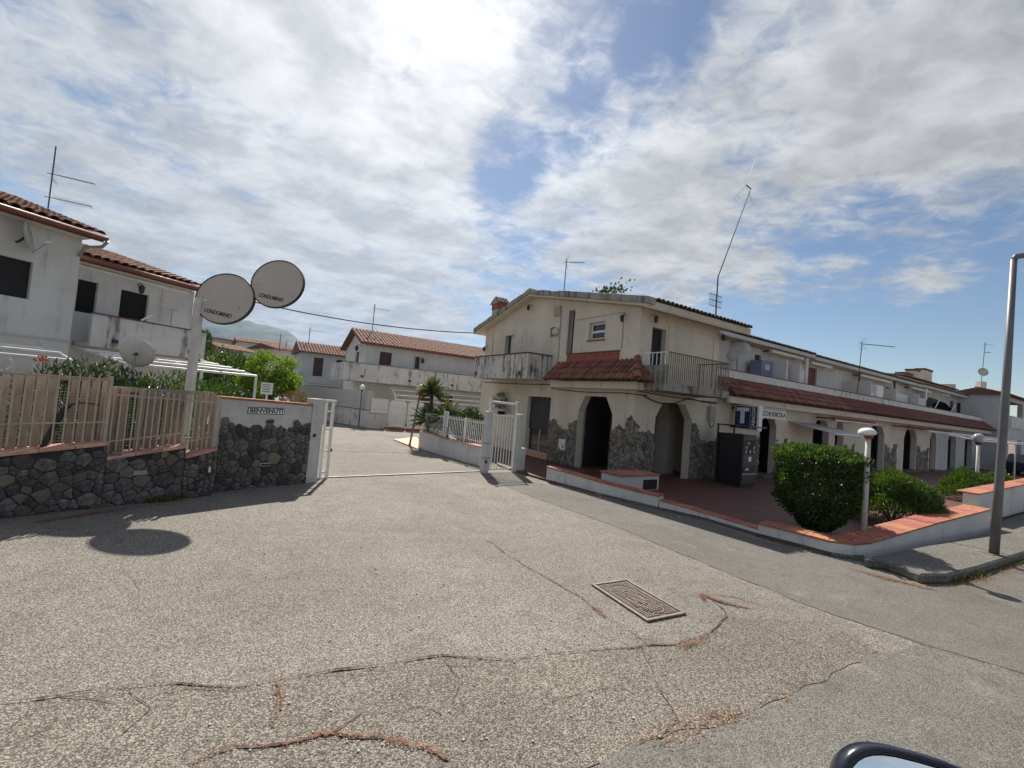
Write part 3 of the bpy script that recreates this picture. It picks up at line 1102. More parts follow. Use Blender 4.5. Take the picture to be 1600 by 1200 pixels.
secs = [(-2.6, s_at(163, 740), z_at(0, 715) - .02, z_at(165, 696)), (s_at(163, 740), s_at(286, 740), z_at(160, 719), z_at(287, 700)), (s_at(286, 740), s_at(335, 735), z_at(284, 717), z_at(334, 704))]
for k, (s0, s1, z0, z1) in enumerate(secs):
    if k == 0:
        z0 = z1 - (z1 - z0) * (s1 - s0) / (s1 - s_at(0, 715))
        z0 = max(z0, .55)
    MB().plate([(s0, -.02), (s1, -.02), (s1, z1), (s0, z0)], [], (0, 0, 0), sd, Z, -sn, tw).build('wall_core', 'mortar', wall)
    stones(wall, SL(s0, 0, 0), sd, Z, sn, s1 - s0, max(z0, z1), .17 if k < 2 else .13, 'stone', 30 + k, top=lambda a, z0=z0, z1=z1, w=s1 - s0: z0 + (z1 - z0) * a / w - .03, gap=.007, depth=(.012, .035))
    n = max(1, int((s1 - s0) / .33))
    for i in range(n):
        a0, a1 = s0 + (s1 - s0) * i / n, s0 + (s1 - s0) * (i + 1) / n
        za, zb = z0 + (z1 - z0) * i / n, z0 + (z1 - z0) * (i + 1) / n
        jj = random.uniform(-.004, .004)
        ob = MB().obox(SL(a0 + .003, .045 + jj, za + .002), SL(a1 - a0 - .006, 0, zb - za), -sn * (tw + .09), Z * .045).build('coping_tile', 'coping_pale', wall, bevel=.006)
    # vent plates in the stonework
for (x, y, w, h, mt_) in ((218, 738, .17, .07, 'galvanised'), (326, 733, .035, .10, 'white_plastic')):
    p = Wp(x, y, sA, sd) - sA
    MB().obox(p + sn * .035 - sd * w / 2 - Z * h / 2, sd * w, sn * .014, Z * h).build('vent_plate', mt_, wall, bevel=.003)

rail = thing('railing', 'beige iron railing of thin square bars standing on the stone wall', 'railing', sA)
for k, (s0, s1, z0, z1) in enumerate(secs):
    top = ((2.06, 1.97) if k == 0 else (1.80, 1.76) if k == 1 else (1.76, 1.74))
    n = max(4, int((s1 - s0) / (.105 if k == 0 else .078)))
    fence_pickets(rail, SL(s0, -.13, 0), SL(s1, -.13, 0), n, (z0 + .045, z1 + .045), top, .018, 'beige_metal')
    for hz in ((.30, .28) if k == 0 else (.20, .18)), ((-.0, -.0) if k == 0 else (-.12, -.12)):
        if k == 0 and hz[0] == 0:
            continue
        za, zb = (z0 + .05 + hz[0], z1 + .05 + hz[1]) if hz[0] > 0 else (top[0] + hz[0], top[1] + hz[1])
        MB().obox(SL(s0, -.12, za), SL(s1 - s0, 0, zb - za), -sn * .012, Z * .018).build('crossbar', 'beige_metal', rail)
    MB().obox(SL(s1 - .04, -.10, z1 + .045), sd * .04, -sn * .04, Z * (top[1] - z1 - .05)).build('post', 'beige_metal', rail)

pal = thing('board_fence', 'beige board fence with wire mesh standing behind the iron railing', 'fence', sA)
rng = random.Random(3)
s = -2.6
send = secs[2][1] - .02
bw = .085
bme = MB().box(-bw / 2, bw / 2, -.009, .009, 0, 1).mesh('board', 'beige_wood')
i = 0
while s < send:
    if i % 7 != 6:
        zt = 1.80 if s > secs[0][1] else 1.90
        m4 = Matrix.Translation(SL(s, -.30, .0)) @ Matrix.Rotation(math.atan2(sd.y, sd.x), 4, 'Z') @ Matrix.Diagonal((rng.uniform(.85, 1.2), 1, zt - rng.uniform(0, .02), 1))
        inst('board', bme, pal, m4)
    s += bw * 1.35
    i += 1
for z0_, z1_ in ((1.74, 1.81), (.95, .99)):
    MB().obox(SL(secs[0][1], -.315, z0_), SL(send - secs[0][1], 0, 0), -sn * .04, Z * (z1_ - z0_)).build('fence_rail', 'beige_wood', pal)
MB().obox(SL(-2.6, -.315, 1.86), SL(secs[0][1] + 2.6, 0, 0), -sn * .05, Z * .06).build('fence_rail', 'beige_wood', pal)
mb = MB()
g = .045
for i in range(int((send + 2.6) / g)):
    mb.obox(SL(-2.6 + i * g, -.275, .7), sd * .004, -sn * .004, Z * 1.1)
for j in range(int(1.1 / g)):
    mb.obox(SL(-2.6, -.271, .7 + j * g), sd * (send + 2.6), -sn * .004, Z * .004)
stuff(mb.build('wire_mesh', 'beige_metal', pal))
# bent dark trunk leaning behind the bars
pts = [Wp(x, y, sA - sn * .2, sd) for x, y in ((66, 700), (85, 665), (100, 640), (112, 631))]
tr = thing('leaning_trunk', 'dark bent stub of a trunk leaning behind the railing', 'trunk', (pts[0].x, pts[0].y, 0))
q0 = V((pts[0].x, pts[0].y, 0))
MB().tube([V((0, 0, 0)) - sd * .12] + [p - q0 for p in pts], [.05, .04, .036, .036, .02], 8).build('stub', 'iron_black', tr, smooth=True)
MB().tube([pts[2] - q0, pts[3] - q0, pts[3] - q0 + sd * .12 + Z * .02, pts[3] - q0 + sd * .3 + Z * .0], [.02, .015, .012, .008], 6).build('branch', 'bark', tr)

# ------------------------------------------------------------------ welcome wall and sliding gate end
wA, wB = G(337, 768), G(476, 754.5)
wd = (wB - wA).normalized()
wn = V((wd.y, -wd.x, 0))
wl = (wB - wA).length
wt = thing('welcome_wall', 'white plastered entrance wall with dark stone base and BENVENUTI plaque', 'wall', wA)
ztop0, ztop1 = Wp(339, 622, wA, wd).z, Wp(486, 634, wA, wd).z
MB().plate([(-.06, -.02), (wl, -.02), (wl, ztop1), (-.06, ztop0)], [], (0, 0, 0), wd, Z, -wn, .28).build('plastered_wall', 'grey_plaster_post', wt, bevel=.006)


def ragged(a):
    return 1.24 + .05 * math.sin(a * 9) + .05 * math.sin(a * 23 + 1) - .02 * a


MB().plate([(-.055, -.02)] + [(wl - .005, -.02)] + [(wl - .005 - (wl - .06) * k / 30, ragged(wl - (wl - .06) * k / 30) - .06) for k in range(31)], [], wn * .004, wd, Z, wn, .012).build('mortar_bed', 'mortar', wt)
stones(wt, wn * .012 - wd * .05, wd, Z, wn, wl + .05, 1.5, .165, 'stone', 77, top=ragged, gap=.007, depth=(.012, .035))
n = 5
for i in range(n):
    a0, a1 = -.08 + (wl + .08) * i / n, -.08 + (wl + .08) * (i + 1) / n
    za, zb = ztop0 + (ztop1 - ztop0) * i / n, ztop0 + (ztop1 - ztop0) * (i + 1) / n
    MB().obox(wd * (a0 + .003) + wn * .04 + Z * (za + .002), wd * (a1 - a0 - .006) + Z * (zb - za), -wn * .36, Z * .035).build('coping_tile', 'coping_tile', wt, bevel=.005)
pc = (Wp(387, 640, wA, wd) + Wp(444, 644, wA, wd)) / 2 - wA
pw = (Wp(444, 644, wA, wd) - Wp(387, 640, wA, wd)).length
plq = MB().obox(pc - wd * pw / 2 - Z * .066 + wn * .001, wd * pw, wn * .012, Z * .132).build('plaque', 'black_rim', wt, bevel=.012)
for i in range(9):
    MB().obox(pc + wd * (-pw / 2 + .012 + (pw - .024) * i / 9 + .002) - Z * .052 + wn * .012, wd * ((pw - .024) / 9 - .004), wn * .004, Z * .104).build('plaque_tile', 'white_plastic', plq)
lettering('BENVENUTI', .118, 'lettering_black', plq, pc + wn * .018, wd, Z, width=pw * .9, bold=.003, depth=.002)
p = Wp(412, 725, wA, wd) - wA
MB().obox(p - wd * .1 - Z * .035 + wn * .05, wd * .2, wn * .014, Z * .065).build('vent_plate', 'beige_metal', wt, bevel=.003)
MB().obox(p - wd * .085 - Z * .02 + wn * .062, wd * .17, wn * .006, Z * .035).build('vent_opening', 'iron_black', wt)

pA = G(477, 755)
gd = (G(752, 738) - pA).normalized()
pil = thing('gate_pillar', 'plain grey white gate pillar at the end of the welcome wall', 'pillar', pA, math.atan2(wd.y, wd.x))
MB().box(.003, .26, 0, .30, -.01, 1.80).build('shaft', 'grey_plaster_post', pil, bevel=.01)
MB().box(.06, .12, -.02, 0, .98, 1.05).build('key_switch', 'iron_black', pil, bevel=.004)
MB().box(.07, .12, -.012, 0, 1.22, 1.30).build('keypad', 'dish_grey', pil, bevel=.004)
MB().box(.08, .12, -.008, 0, 1.46, 1.50).build('sticker', 'dish_grey', pil)
gA = G(497, 748)
gt = thing('gate_guide', 'white steel guide frame of the sliding gate beside the pillar', 'gate', gA, math.atan2(gd.y, gd.x))
MB().box(0, .05, -.03, .03, 0, 1.72).build('post', 'white_metal', gt, bevel=.004)
MB().box(.15, .21, -.03, .03, 0, 1.74).build('post', 'white_metal', gt, bevel=.004)
MB().box(-.01, .23, -.04, .04, 1.745, 1.79).build('head', 'white_metal', gt, bevel=.004)
for zz in (.12, .6, 1.1, 1.5):
    MB().box(.052, .148, -.012, .012, zz, zz + .04).build('rung', 'white_metal', gt)
MB().tube([(.235, 0, .6), (.235, 0, .68)], .018, 8).build('roller', 'iron_black', gt)

# ------------------------------------------------------------------ sign post with two oval signs
p1, p2 = atY(352, 467, 9.5), atY(434, 444, 9.5)
bp = G(283, 700, 0)
bp = V(atY(302, 560, 9.5))
bp.z = 0
post = thing('sign_post', 'white square post carrying two tilted grey oval CONDOMINIO signs', 'sign', bp)
MB().box(-.075, .075, -.06, .06, 0, 3.75).build('post', 'grey_plaster_post', post, bevel=.008)
vd = V((.62, -.78, 0))
vd = (EYE - p1)
vd = vd0 = V((-.10, -1, 0)).normalized()
for (c, wpx, hpx, rot) in ((p1, 96, 78, R(-13)), (p2, 85, 74, R(-12))):
    r = (c - EYE).dot(FW) / FPX
    side = V((-vd0.y, vd0.x, 0))
    a, h = wpx / 2 * r, hpx / 2 * r
    # an upright oval disc: the photo's roll and perspective tilt its long axis
    tilt = R(-9)
    ex_ = side * math.cos(tilt) + Z * math.sin(tilt)
    ey_ = -side * math.sin(tilt) + Z * math.cos(tilt)
    lc = c - bp
    # the ovals lean back like dishes
    lean_ = R(9)
    h /= math.cos(lean_ + R(8))
    ey_ = (ey_ * math.cos(lean_) - vd0 * math.sin(lean_))
    vd = ex_.cross(ey_)
    N = 40
    ring = [(math.cos(2 * math.pi * k / N) * a, math.sin(2 * math.pi * k / N) * h) for k in range(N)]
    disc = MB().plate(ring, [], lc - vd * .03, ex_, ey_, vd, .05).build('oval_sign', 'sign_face', post)
    big = [(x * 1.018, y * 1.02) for x, y in ring]
    sm = [(x * .985, y * .98) for x, y in ring]
    MB().plate(big, [sm], lc - vd * .034, ex_, ey_, vd, .064).build('rim', 'black_rim', disc)
    lettering('CONDOMINIO', .125, 'lettering_black', disc, lc + vd * .023 - ey_ * h * .62 - ex_ * a * .03, ex_, ey_, width=a * .98, bold=.002, depth=.002)
    for sx in (-1, 1):
        for _ in range(6):
            q = lc + vd * .021 + ex_ * (sx * a * .68 + random.uniform(-.1, .1)) + ey_ * (-h * .28 + random.uniform(-.07, .07))
            MB().lathe([(random.uniform(.005, .011), 0), (.004, .004)], 6, q, vd).build('rust_spot', 'dark_wood', disc)
vd = vd0
l1, l2 = p1 - bp, p2 - bp
back = -vd * .09
MB().tube([V((0, 0, 3.7)), l1 + back], .03, 8).build('arm', 'white_metal', post)
MB().tube([l1 + back, l2 + back], .03, 8).build('arm', 'white_metal', post)

# ------------------------------------------------------------------ corner house
X, Y = V((1, 0, 0)), V((0, 1, 0))
U = X                       # local axes of everything in the row: x along dA, y along dB


def rowp(p):
    """world point -> local (u, v, z) of the row frame at C0"""
    d = V(p) - C0
    return V((d.dot(dA), d.dot(dB), d.z))


def pu(x, y, u0):
    return rowp(Wp(x, y, C0 + dA * u0, dB))


def pv(x, y, v0):
    return rowp(Wp(x, y, C0 + dB * v0, dA))


TZ = .06                    # terrace level
house = thing('corner_house', 'cream two storey corner house with gable, stone faced arches and red tile canopy', 'house', C0, ROWROT)


def zroof(v):
    return 5.32 + .205 * (v + .5) if v < 5.55 else 5.32 + .205 * 6.05 - .255 * (v - 5.55)


VE = 9.5
gable = [(0, 0), (.84, 0), (.84, 1.95), (1.17, 2.50), (2.16, 2.50), (2.45, 1.95), (2.45, 0), (VE, 0), (VE, zroof(VE) - .2), (5.55, zroof(5.55) - .2), (0, zroof(0) - .2)]
rect = lambda a, b, c, d: [(a, c), (b, c), (b, d), (a, d)]
holes = [rect(4.02, 5.52, .28, 2.37), rect(1.46, 2.23, 4.38, 4.97), rect(3.02, 3.32, 3.97, 5.55), rect(7.0, 7.68, 3.15, 4.97), rect(4.12, 4.42, 4.67, 5.03)]
MB().plate(gable, holes, (0, 0, 0), Y, Z, X, .28).build('gable_wall', 'cream_wall', house)
UE = 4.0
fw = [(.28, 0), (.98, 0), (.98, 1.98), (1.28, 2.47), (2.38, 2.47), (2.76, 1.98), (2.76, 0), (UE, 0), (UE, zroof(0) - .2), (.28, zroof(0) - .2)]
MB().plate(fw, [rect(.56, 1.2, 2.99, 4.72)], (0, 0, 0), X, Z, Y, .28).build('front_wall', 'cream_wall', house)
MB().box(.28, UE + 3, VE - .28, VE - .002, 0, 5.2).build('rear_wall', 'cream_wall', house)
# rooms behind the openings
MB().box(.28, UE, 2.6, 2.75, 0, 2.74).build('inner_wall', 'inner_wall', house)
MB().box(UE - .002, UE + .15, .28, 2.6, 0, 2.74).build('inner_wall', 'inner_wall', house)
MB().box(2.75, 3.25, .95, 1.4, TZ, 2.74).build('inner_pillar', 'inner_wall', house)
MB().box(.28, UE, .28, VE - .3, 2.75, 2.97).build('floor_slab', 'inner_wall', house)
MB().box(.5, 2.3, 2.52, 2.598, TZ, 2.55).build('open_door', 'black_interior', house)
MB().box(1.05, 1.75, 1.9, 1.96, TZ, 2.1).build('door_leaf', 'dark_wood', house)
MB().box(.285, UE - .01, .285, 2.59, .03, TZ + .004).build('porch_floor', 'terrace_tile', house)
# upper storey room so openings read dark
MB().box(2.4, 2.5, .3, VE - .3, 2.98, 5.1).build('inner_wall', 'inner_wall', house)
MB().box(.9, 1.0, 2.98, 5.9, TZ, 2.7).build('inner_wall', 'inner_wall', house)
# roller shutter door
sh = MB()
for i in range(16):
    z0 = 1.10 + i * .079
    sh.add([(.16, 4.02, z0), (.16, 5.52, z0), (.145, 4.02, z0 + .04), (.145, 5.52, z0 + .04), (.16, 4.02, z0 + .079), (.16, 5.52, z0 + .079)], [(0, 2, 3, 1), (2, 4, 5, 3)])
sh.build('roller_shutter', 'dark_shutter', house)
dg = MB().box(.17, .20, 4.03, 5.51, .30, 1.10).build('glass_door', 'window_glass', house)
for a in (4.03, 4.74, 5.45):
    MB().box(.15, .19, a, a + .06, .30, 1.10).build('door_frame', 'beige_metal', dg)
MB().box(-.06, .28, 3.95, 5.6, .06, .275).build('door_step', 'coping_pale', house, bevel=.01)
# small window with two panes
wf = MB()
for (a, b, c, d) in ((1.47, 1.53, 4.39, 4.96), (2.16, 2.22, 4.39, 4.96), (1.53, 2.16, 4.39, 4.45), (1.53, 2.16, 4.90, 4.96), (1.53, 2.16, 4.63, 4.70)):
    wf.box(.12, .17, a, b, c, d)
win = wf.build('window', 'white_plastic', house)
MB().box(.14, .15, 1.53, 2.16, 4.45, 4.63).build('pane', 'window_glass', win)
MB().box(.14, .15, 1.53, 2.16, 4.70, 4.90).build('pane', 'window_glass', win)
MB().box(-.05, .12, 1.42, 2.27, 4.335, 4.378).build('sill', 'red_brown_panel', win, bevel=.005)
# balcony door with open shutters, slot, vent, small opening
sd_ = MB().box(.10, .14, 7.02, 7.34, 3.16, 4.95).build('shutter', 'dish_grey', house)
MB().box(.2, .24, 7.34, 7.67, 3.16, 4.95).build('balcony_door', 'black_interior', house)
MB().box(.18, .22, 3.03, 3.31, 3.98, 5.54).build('slot_panel', 'dark_shutter', house)
MB().box(-.03, .1, 3.32, 3.40, 3.97, 5.58).build('slot_surround', 'grey_white_wall', house)
MB().box(-.07, -.002, 3.82, 4.2, 5.43, 5.79).build('vent_box', 'inner_wall', house, bevel=.01)
MB().box(.15, .18, 4.13, 4.41, 4.68, 5.02).build('small_opening', 'black_interior', house)
f = MB().lathe([(.16, 0), (.17, .05), (.10, .13), (.04, .15)], 14, (-.003, 4.02, 4.83), (-1, 0, 0)).build('round_vent', 'cream_wall_low', house, smooth=True)
MB().tube([(-.02, 3.80, 5.42), (-.02, 3.80, 4.9), (-.025, 3.78, 4.2), (-.02, 3.79, 3.2)], .018, 6).build('drain_pipe', 'inner_wall', house)
MB().tube([(-.02, 8.75, 5.35), (-.02, 8.75, 3.2)], .02, 6).build('drain_pipe', 'cream_wall', house)
# raised border and the red brown spandrel
for (a, b, c, d) in ((.66, .69, 3.98, 5.14), (.69, 2.98, 5.14, 5.165)):
    MB().box(-.012, -.001, a, b, c, d).build('wall_moulding', 'inner_wall', house)
for i in range(16):
    a = .74 + i * 2.52 / 16
    MB().box(-.035, -.001, a, a + 2.52 / 16 - .008, 3.61, 3.93).build('spandrel_tile', 'red_brown_panel', house)
MB().box(-.05, -.001, .72, 3.29, 3.932, 3.97).build('spandrel_cap', 'roof_base', house)
# recessed panel border on the front
for (a, b, c, d) in ((1.32, 1.36, 3.0, 4.93), (3.66, 3.72, 3.0, 4.93), (1.36, 3.66, 4.88, 4.93)):
    MB().box(a, b, -.03, -.001, c, d).build('wall_moulding', 'cream_wall_low', house)
MB().box(.57, .60, .14, .27, 3.0, 4.71).build('door_frame', 'white_metal', house)
MB().box(.60, 1.19, .17, .21, 3.0, 4.71).build('stair_door', 'black_interior', house)
# stone facing of the piers
zig = lambda a, s: .09 * math.sin(a * 6.1 + s) + .06 * math.sin(a * 15.3 + s * 2)
prof1 = lambda a: 1.62 - .32 * min(1, max(0, (a - .8) / .25)) * (1 if a < 1.25 else max(0, 1 - (a - 1.25) / .4)) + zig(a, 1)     # a from v=4.02 side
MB().box(-.012, -.001, 2.455, 4.0, .06, 1.28).build('mortar_bed', 'pale_mortar', house)
stones(house, (-.012, 2.45, .06), Y, Z, -X, 1.56, 1.9, .098, 'pale_stone', 101, top=lambda a: 1.52 - .30 * math.exp(-((a - .75) / .35) ** 2) + zig(a, 1) * .6, depth=(.015, .045), gap=.008)
MB().box(-.012, -.001, .003, .835, .06, 1.45).build('mortar_bed', 'pale_mortar', house)
stones(house, (-.012, 0, .06), Y, Z, -X, .84, 2.1, .115, 'pale_stone', 102, top=lambda a: 1.50 + .42 * math.exp(-((a - .08) / .22) ** 2) + zig(a, 3) * .5, depth=(.015, .05), gap=.008)
MB().box(.003, .975, -.012, -.001, .06, 1.45).build('mortar_bed', 'pale_mortar', house)
stones(house, (0, -.012, .06), X, Z, -Y, .98, 2.1, .115, 'pale_stone', 103, top=lambda a: 1.45 + .40 * math.exp(-((a - .05) / .2) ** 2) + .18 * max(0, a - .6) + zig(a, 5) * .4, depth=(.015, .05), gap=.008)
MB().box(2.765, 4.42, -.012, -.001, .06, 1.2).build('mortar_bed', 'pale_mortar', house)
stones(house, (2.76, -.012, .06), X, Z, -Y, 1.66, 2.2, .115, 'pale_stone', 104, top=lambda a: 1.22 + .62 * math.exp(-((a - .1) / .38) ** 2) + .45 * max(0, a - 1.1) + zig(a, 2) * .6, depth=(.015, .05), gap=.008)
MB().box(-.05, -.012, 2.95, 3.32, .55, .93).build('meter_box', 'white_plastic', house, bevel=.006)
# stone reveals inside the first arch
MB().box(.0, .27, 2.451, 2.458, .06, 1.4).build('mortar_bed', 'pale_mortar', house)
# roof
for nm, vs in (('roof_slab', [(-.5), 5.55]), ('roof_slab', [5.55, 10.1])):
    v0, v1 = vs
    e = 1e-4
    pts = [(v0, zroof(v0 + e) - .19), (v1, zroof(v1 - e) - .19), (v1, zroof(v1 - e)), (v0, zroof(v0 + e))]
    MB().plate(pts, [], (-.35, 0, 0), Y, Z, X, 5.35).build(nm, 'mouldy_concrete' if False else 'cream_wall', house)
# weathered verge: blocks on the left slope and ridge, a cast fascia to the right
rng = random.Random(9)
k = 0
v = 10.05
while v > 3.6:
    L = .33
    z0 = zroof(v - L / 2)
    sl = -.255 if v - L / 2 > 5.55 else .205
    d = V((0, -L * .93, L * .93 * -sl))
    ob = MB().obox(V((-.42, v, zroof(v) - .13 + rng.uniform(-.01, .01))), d, V((.34, 0, 0)), Z * (.17 + rng.uniform(0, .04))).build('verge_block', 'mouldy_concrete', house, bevel=.01)
    v -= L
MB().plate([(-.58, zroof(-.58) - .12), (3.58, zroof(3.58) - .12), (3.58, zroof(3.58) + .09), (-.58, zroof(-.58) + .09)], [], (-.42, 0, 0), Y, Z, X, .36).build('verge_fascia', 'mouldy_concrete', house, bevel=.012)
# tiles on both slopes
ey_ = V((0, 1, .205)).normalized()
tile_roof(house, (-.05, -.56, zroof(-.56)), X, ey_, 5.0, 6.1, rows=1, seed=4, mat='mouldy_backlit_tile', me=MOULD_BACKLIT_TILE)
ey2 = V((0, -1, .255)).normalized()
tile_roof(house, (5.0, 10.1, zroof(10.1)), -X, ey2, 5.0, 4.6, single=False, seed=5, mat='old_roof_tile', me=OLD_TILE)
MB().box(-.36, UE + 1.0, -.48, -.44, 5.10, 5.30).build('eave_board', 'cream_wall_low', house)
# chimney
ch = MB().box(.1, .62, 8.75, 9.3, 5.4, 6.35).build('chimney', 'inner_wall', house, bevel=.01)
MB().box(.08, .64, 8.73, 9.32, 6.35, 6.62).build('brick_band', 'brick', ch, bevel=.006)
MB().plate([(8.64, 6.62), (9.41, 6.62), (9.02, 6.93)], [], (.02, 0, 0), Y, Z, X, .68).build('chimney_roof', 'mouldy_concrete', ch)
for i in range(4):
    for s_ in (0, 1):
        p0 = V((.06 + i * .17 + .06, 8.64 if s_ == 0 else 9.41, 6.63))
        e2 = V((0, .385 if s_ == 0 else -.385, .31)).normalized()
        e1 = X if s_ == 0 else -X
        inst('tile', OLD_TILE, ch, frame4(p0, e1, e2, e1.cross(e2)) @ Matrix.Diagonal((.8, 1.1, .8, 1)))
# skirt canopy with barrel tiles over the gable arches, hipped at the corner
zl, zh = 2.98, 3.60
ev = V((.6, 0, zh - zl))
Ls = ev.length
ev.normalize()
MB().add([(-.58, -.58, zl), (-.58, 3.75, zl), (-.002, 3.75, zh), (-.002, 0, zh)], [(0, 3, 2, 1)]).build('canopy_deck', 'roof_base', house)
MB().add([(-.58, -.58, zl), (0.0, -.58, zl), (0.0, -.002, zh), (-.002, -.002, zh)], [(0, 1, 2, 3)]).build('canopy_deck', 'roof_base', house)
tile_roof(house, (-.6, 3.78, zl), -Y, ev, 4.38, Ls, cw=.185, rl=.29, inside=lambda a, b: a < 3.78 + .6 * (1 - b / Ls) - .02, seed=6)
tile_roof(house, (-.6, -.6, zl), X, V((0, .6, zh - zl)), .62, Ls, cw=.185, rl=.29, inside=lambda a, b: a > .6 * b / Ls, seed=7)
hip0, hip1 = V((-.62, -.62, zl + .03)), V((.0, .0, zh + .07))
hd = (hip1 - hip0)
hl = hd.length
hd.normalize()
hs = V((1, -1, 0)).normalized()
for i in range(3):
    inst('ridge_tile', TILE, house, frame4(hip0 + hd * (hl * i / 3) + V((0, 0, .015 * i)), hs, hd, hs.cross(hd)) @ Matrix.Diagonal((1.35, .85, 1.35, 1)))
MB().box(-.34, -.002, .0, 3.70, 2.74, 2.97).build('canopy_beam', 'cream_wall_low', house, bevel=.008)
MB().box(-.34, -.002 + .0, -.34, -.002, 2.742, 2.972).build('canopy_beam', 'cream_wall_low', house, bevel=.008)
# balcony on the gable: stained parapet
bal = MB().box(-1.1, -.002, 4.15, 8.3, 2.98, 3.08).build('balcony_slab', 'stained_parapet', house)
MB().box(-1.1, -.98, 4.15, 8.3, 3.082, 3.90).build('parapet_front', 'stained_parapet', bal, bevel=.008)
MB().box(-.978, -.002, 4.15, 4.27, 3.082, 3.90).build('parapet_side', 'stained_parapet', bal)
MB().box(-.978, -.002, 8.18, 8.3, 3.082, 3.90).build('parapet_side', 'stained_parapet', bal)
MB().box(-1.13, -.95, 4.12, 8.33, 3.902, 3.945).build('parapet_cap', 'roof_base', bal, bevel=.005)
MB().box(-.948, -.002, 4.12, 4.30, 3.902, 3.945).build('parapet_cap', 'roof_base', bal)
for a in (4.55, 8.0):
    MB().box(-1.16, -1.10, a, a + .09, 3.12, 3.24).build('scupper', 'iron_black', bal, bevel=.01)
# front balcony with railing
fb = MB().box(0.02, 2.97, -1.1, -.002, 2.75, 2.97).build('balcony_slab', 'mouldy_concrete', house, bevel=.008)
MB().box(0.02, .13, -1.04, -.002, 2.972, 3.48).build('balcony_end_wall', 'mouldy_concrete', fb)
me = MB().box(-.009, .009, -.009, .009, 2.972, 3.82).mesh('picket', 'rusty_rail')
for i in range(33):
    inst('picket', me, fb, Matrix.Translation((.07 + i * 2.86 / 32, -1.07, 0)))
me = MB().box(-.009, .009, -.009, .009, 3.482, 3.82).mesh('picket', 'white_metal')
for i in range(7):
    inst('picket', me, fb, Matrix.Translation((.07, -.95 + i * .15, 0)))
MB().box(.04, 2.96, -1.09, -1.05, 3.821, 3.85).build('handrail', 'gutter_red', fb)
MB().box(.05, .09, -1.048, -.01, 3.821, 3.85).build('handrail', 'white_metal', fb)
MB().box(2.91, 2.95, -1.048, -.01, 3.821, 3.85).build('handrail', 'iron_black', fb)
me = MB().box(-.009, .009, -.009, .009, 2.972, 3.82).mesh('picket', 'rusty_rail')
for i in range(7):
    inst('picket', me, fb, Matrix.Translation((2.93, -.95 + i * .15, 0)))
# things mounted on the walls: tubes, cables, wall lamps
for (v0, u_, zz) in ((5.15, -.05, 2.66), (7.55, -.9, 2.93)):
    tl = MB().box(u_ - .04, u_ + .03, v0 - .55, v0 + .0, zz - .05, zz + .02).build('tube_lamp', 'white_plastic', house, bevel=.008)


def sag(a, b, s, n=10):
    a, b = V(a), V(b)
    return [a + (b - a) * (i / n) - Z * s * 4 * (i / n) * (1 - i / n) for i in range(n + 1)]


MB().tube(sag((-.03, 9.3, 2.9), (-.03, 3.7, 2.85), .03) + sag((-.36, 3.6, 2.70), (-.36, .4, 2.62), .05) + sag((-.36, .1, 2.62), (.1, -.36, 2.60), .0, 3) + sag((.3, -.06, 2.62), (2.4, -.05, 2.68), .22) + sag((2.5, -.05, 2.68), (4.0, -.05, 2.62), .02), .016, 5).build('wall_cable', 'cable_black', house)
MB().tube(sag((.1, -.05, 2.72), (4.0, -.05, 2.66), .03), .012, 5).build('wall_cable', 'cable_black', house)
MB().box(3.55, 3.86, -.14, -.002, 2.02, 2.5).build('junction_box', 'inner_wall', house, bevel=.01)
MB().tube([(3.6, -.05, 2.02), (3.62, -.08, 1.85), (3.75, -.08, 1.78), (3.9, -.06, 1.9), (3.95, -.05, 2.5)], .014, 5).build('wall_cable', 'cable_black', house)


def wall_lantern(parent, p, out, s=1.0):
    p, out = V(p), V(out)
    mb = MB().tube([p, p + out * .12 * s + Z * .05 * s, p + out * .2 * s], .012 * s, 5)
    c = p + out * .2 * s
    mb.lathe([(.02 * s, 0), (.075 * s, -.04 * s), (.055 * s, -.19 * s), (.02 * s, -.22 * s)], 6, c)
    return mb.build('wall_lantern', 'iron_black', parent)


wall_lantern(house, (0, 5.75, 6.05), -X)
wall_lantern(house, (0, .55, 5.02), -X)
wall_lantern(house, (.45, 0, 5.02), -Y)
wall_lantern(house, (3.9, 0, 4.98), -Y)
wall_lantern(house, (0, 9.2, 4.55), -X)

# weeds and small tree on the roof
rng = random.Random(21)
q = pu(945, 462, .6)
rb = thing('roof_shrub', 'small wild fig shrub sprouting behind the roof verge', 'shrub', C0 + dA * .55 + dB * 2.05 + Z * (zroof(2.05) + .02))
pts = [V((rng.gauss(0, .09), rng.gauss(0, .42), .12 + abs(rng.gauss(0, .16)))) for _ in range(190)]
rb.rotation_euler = (0, 0, ROWROT)
leaf_mesh('foliage', 'leaf_dark', pts, .12, 1.8, rng, .4, (0, 0, 0), parent=rb)
for k in range(9):
    q = pts[k * 5]
    MB().tube([(0, q.y * .4, -.02), q], [.014, .005], 4).build('stem', 'bark', rb)


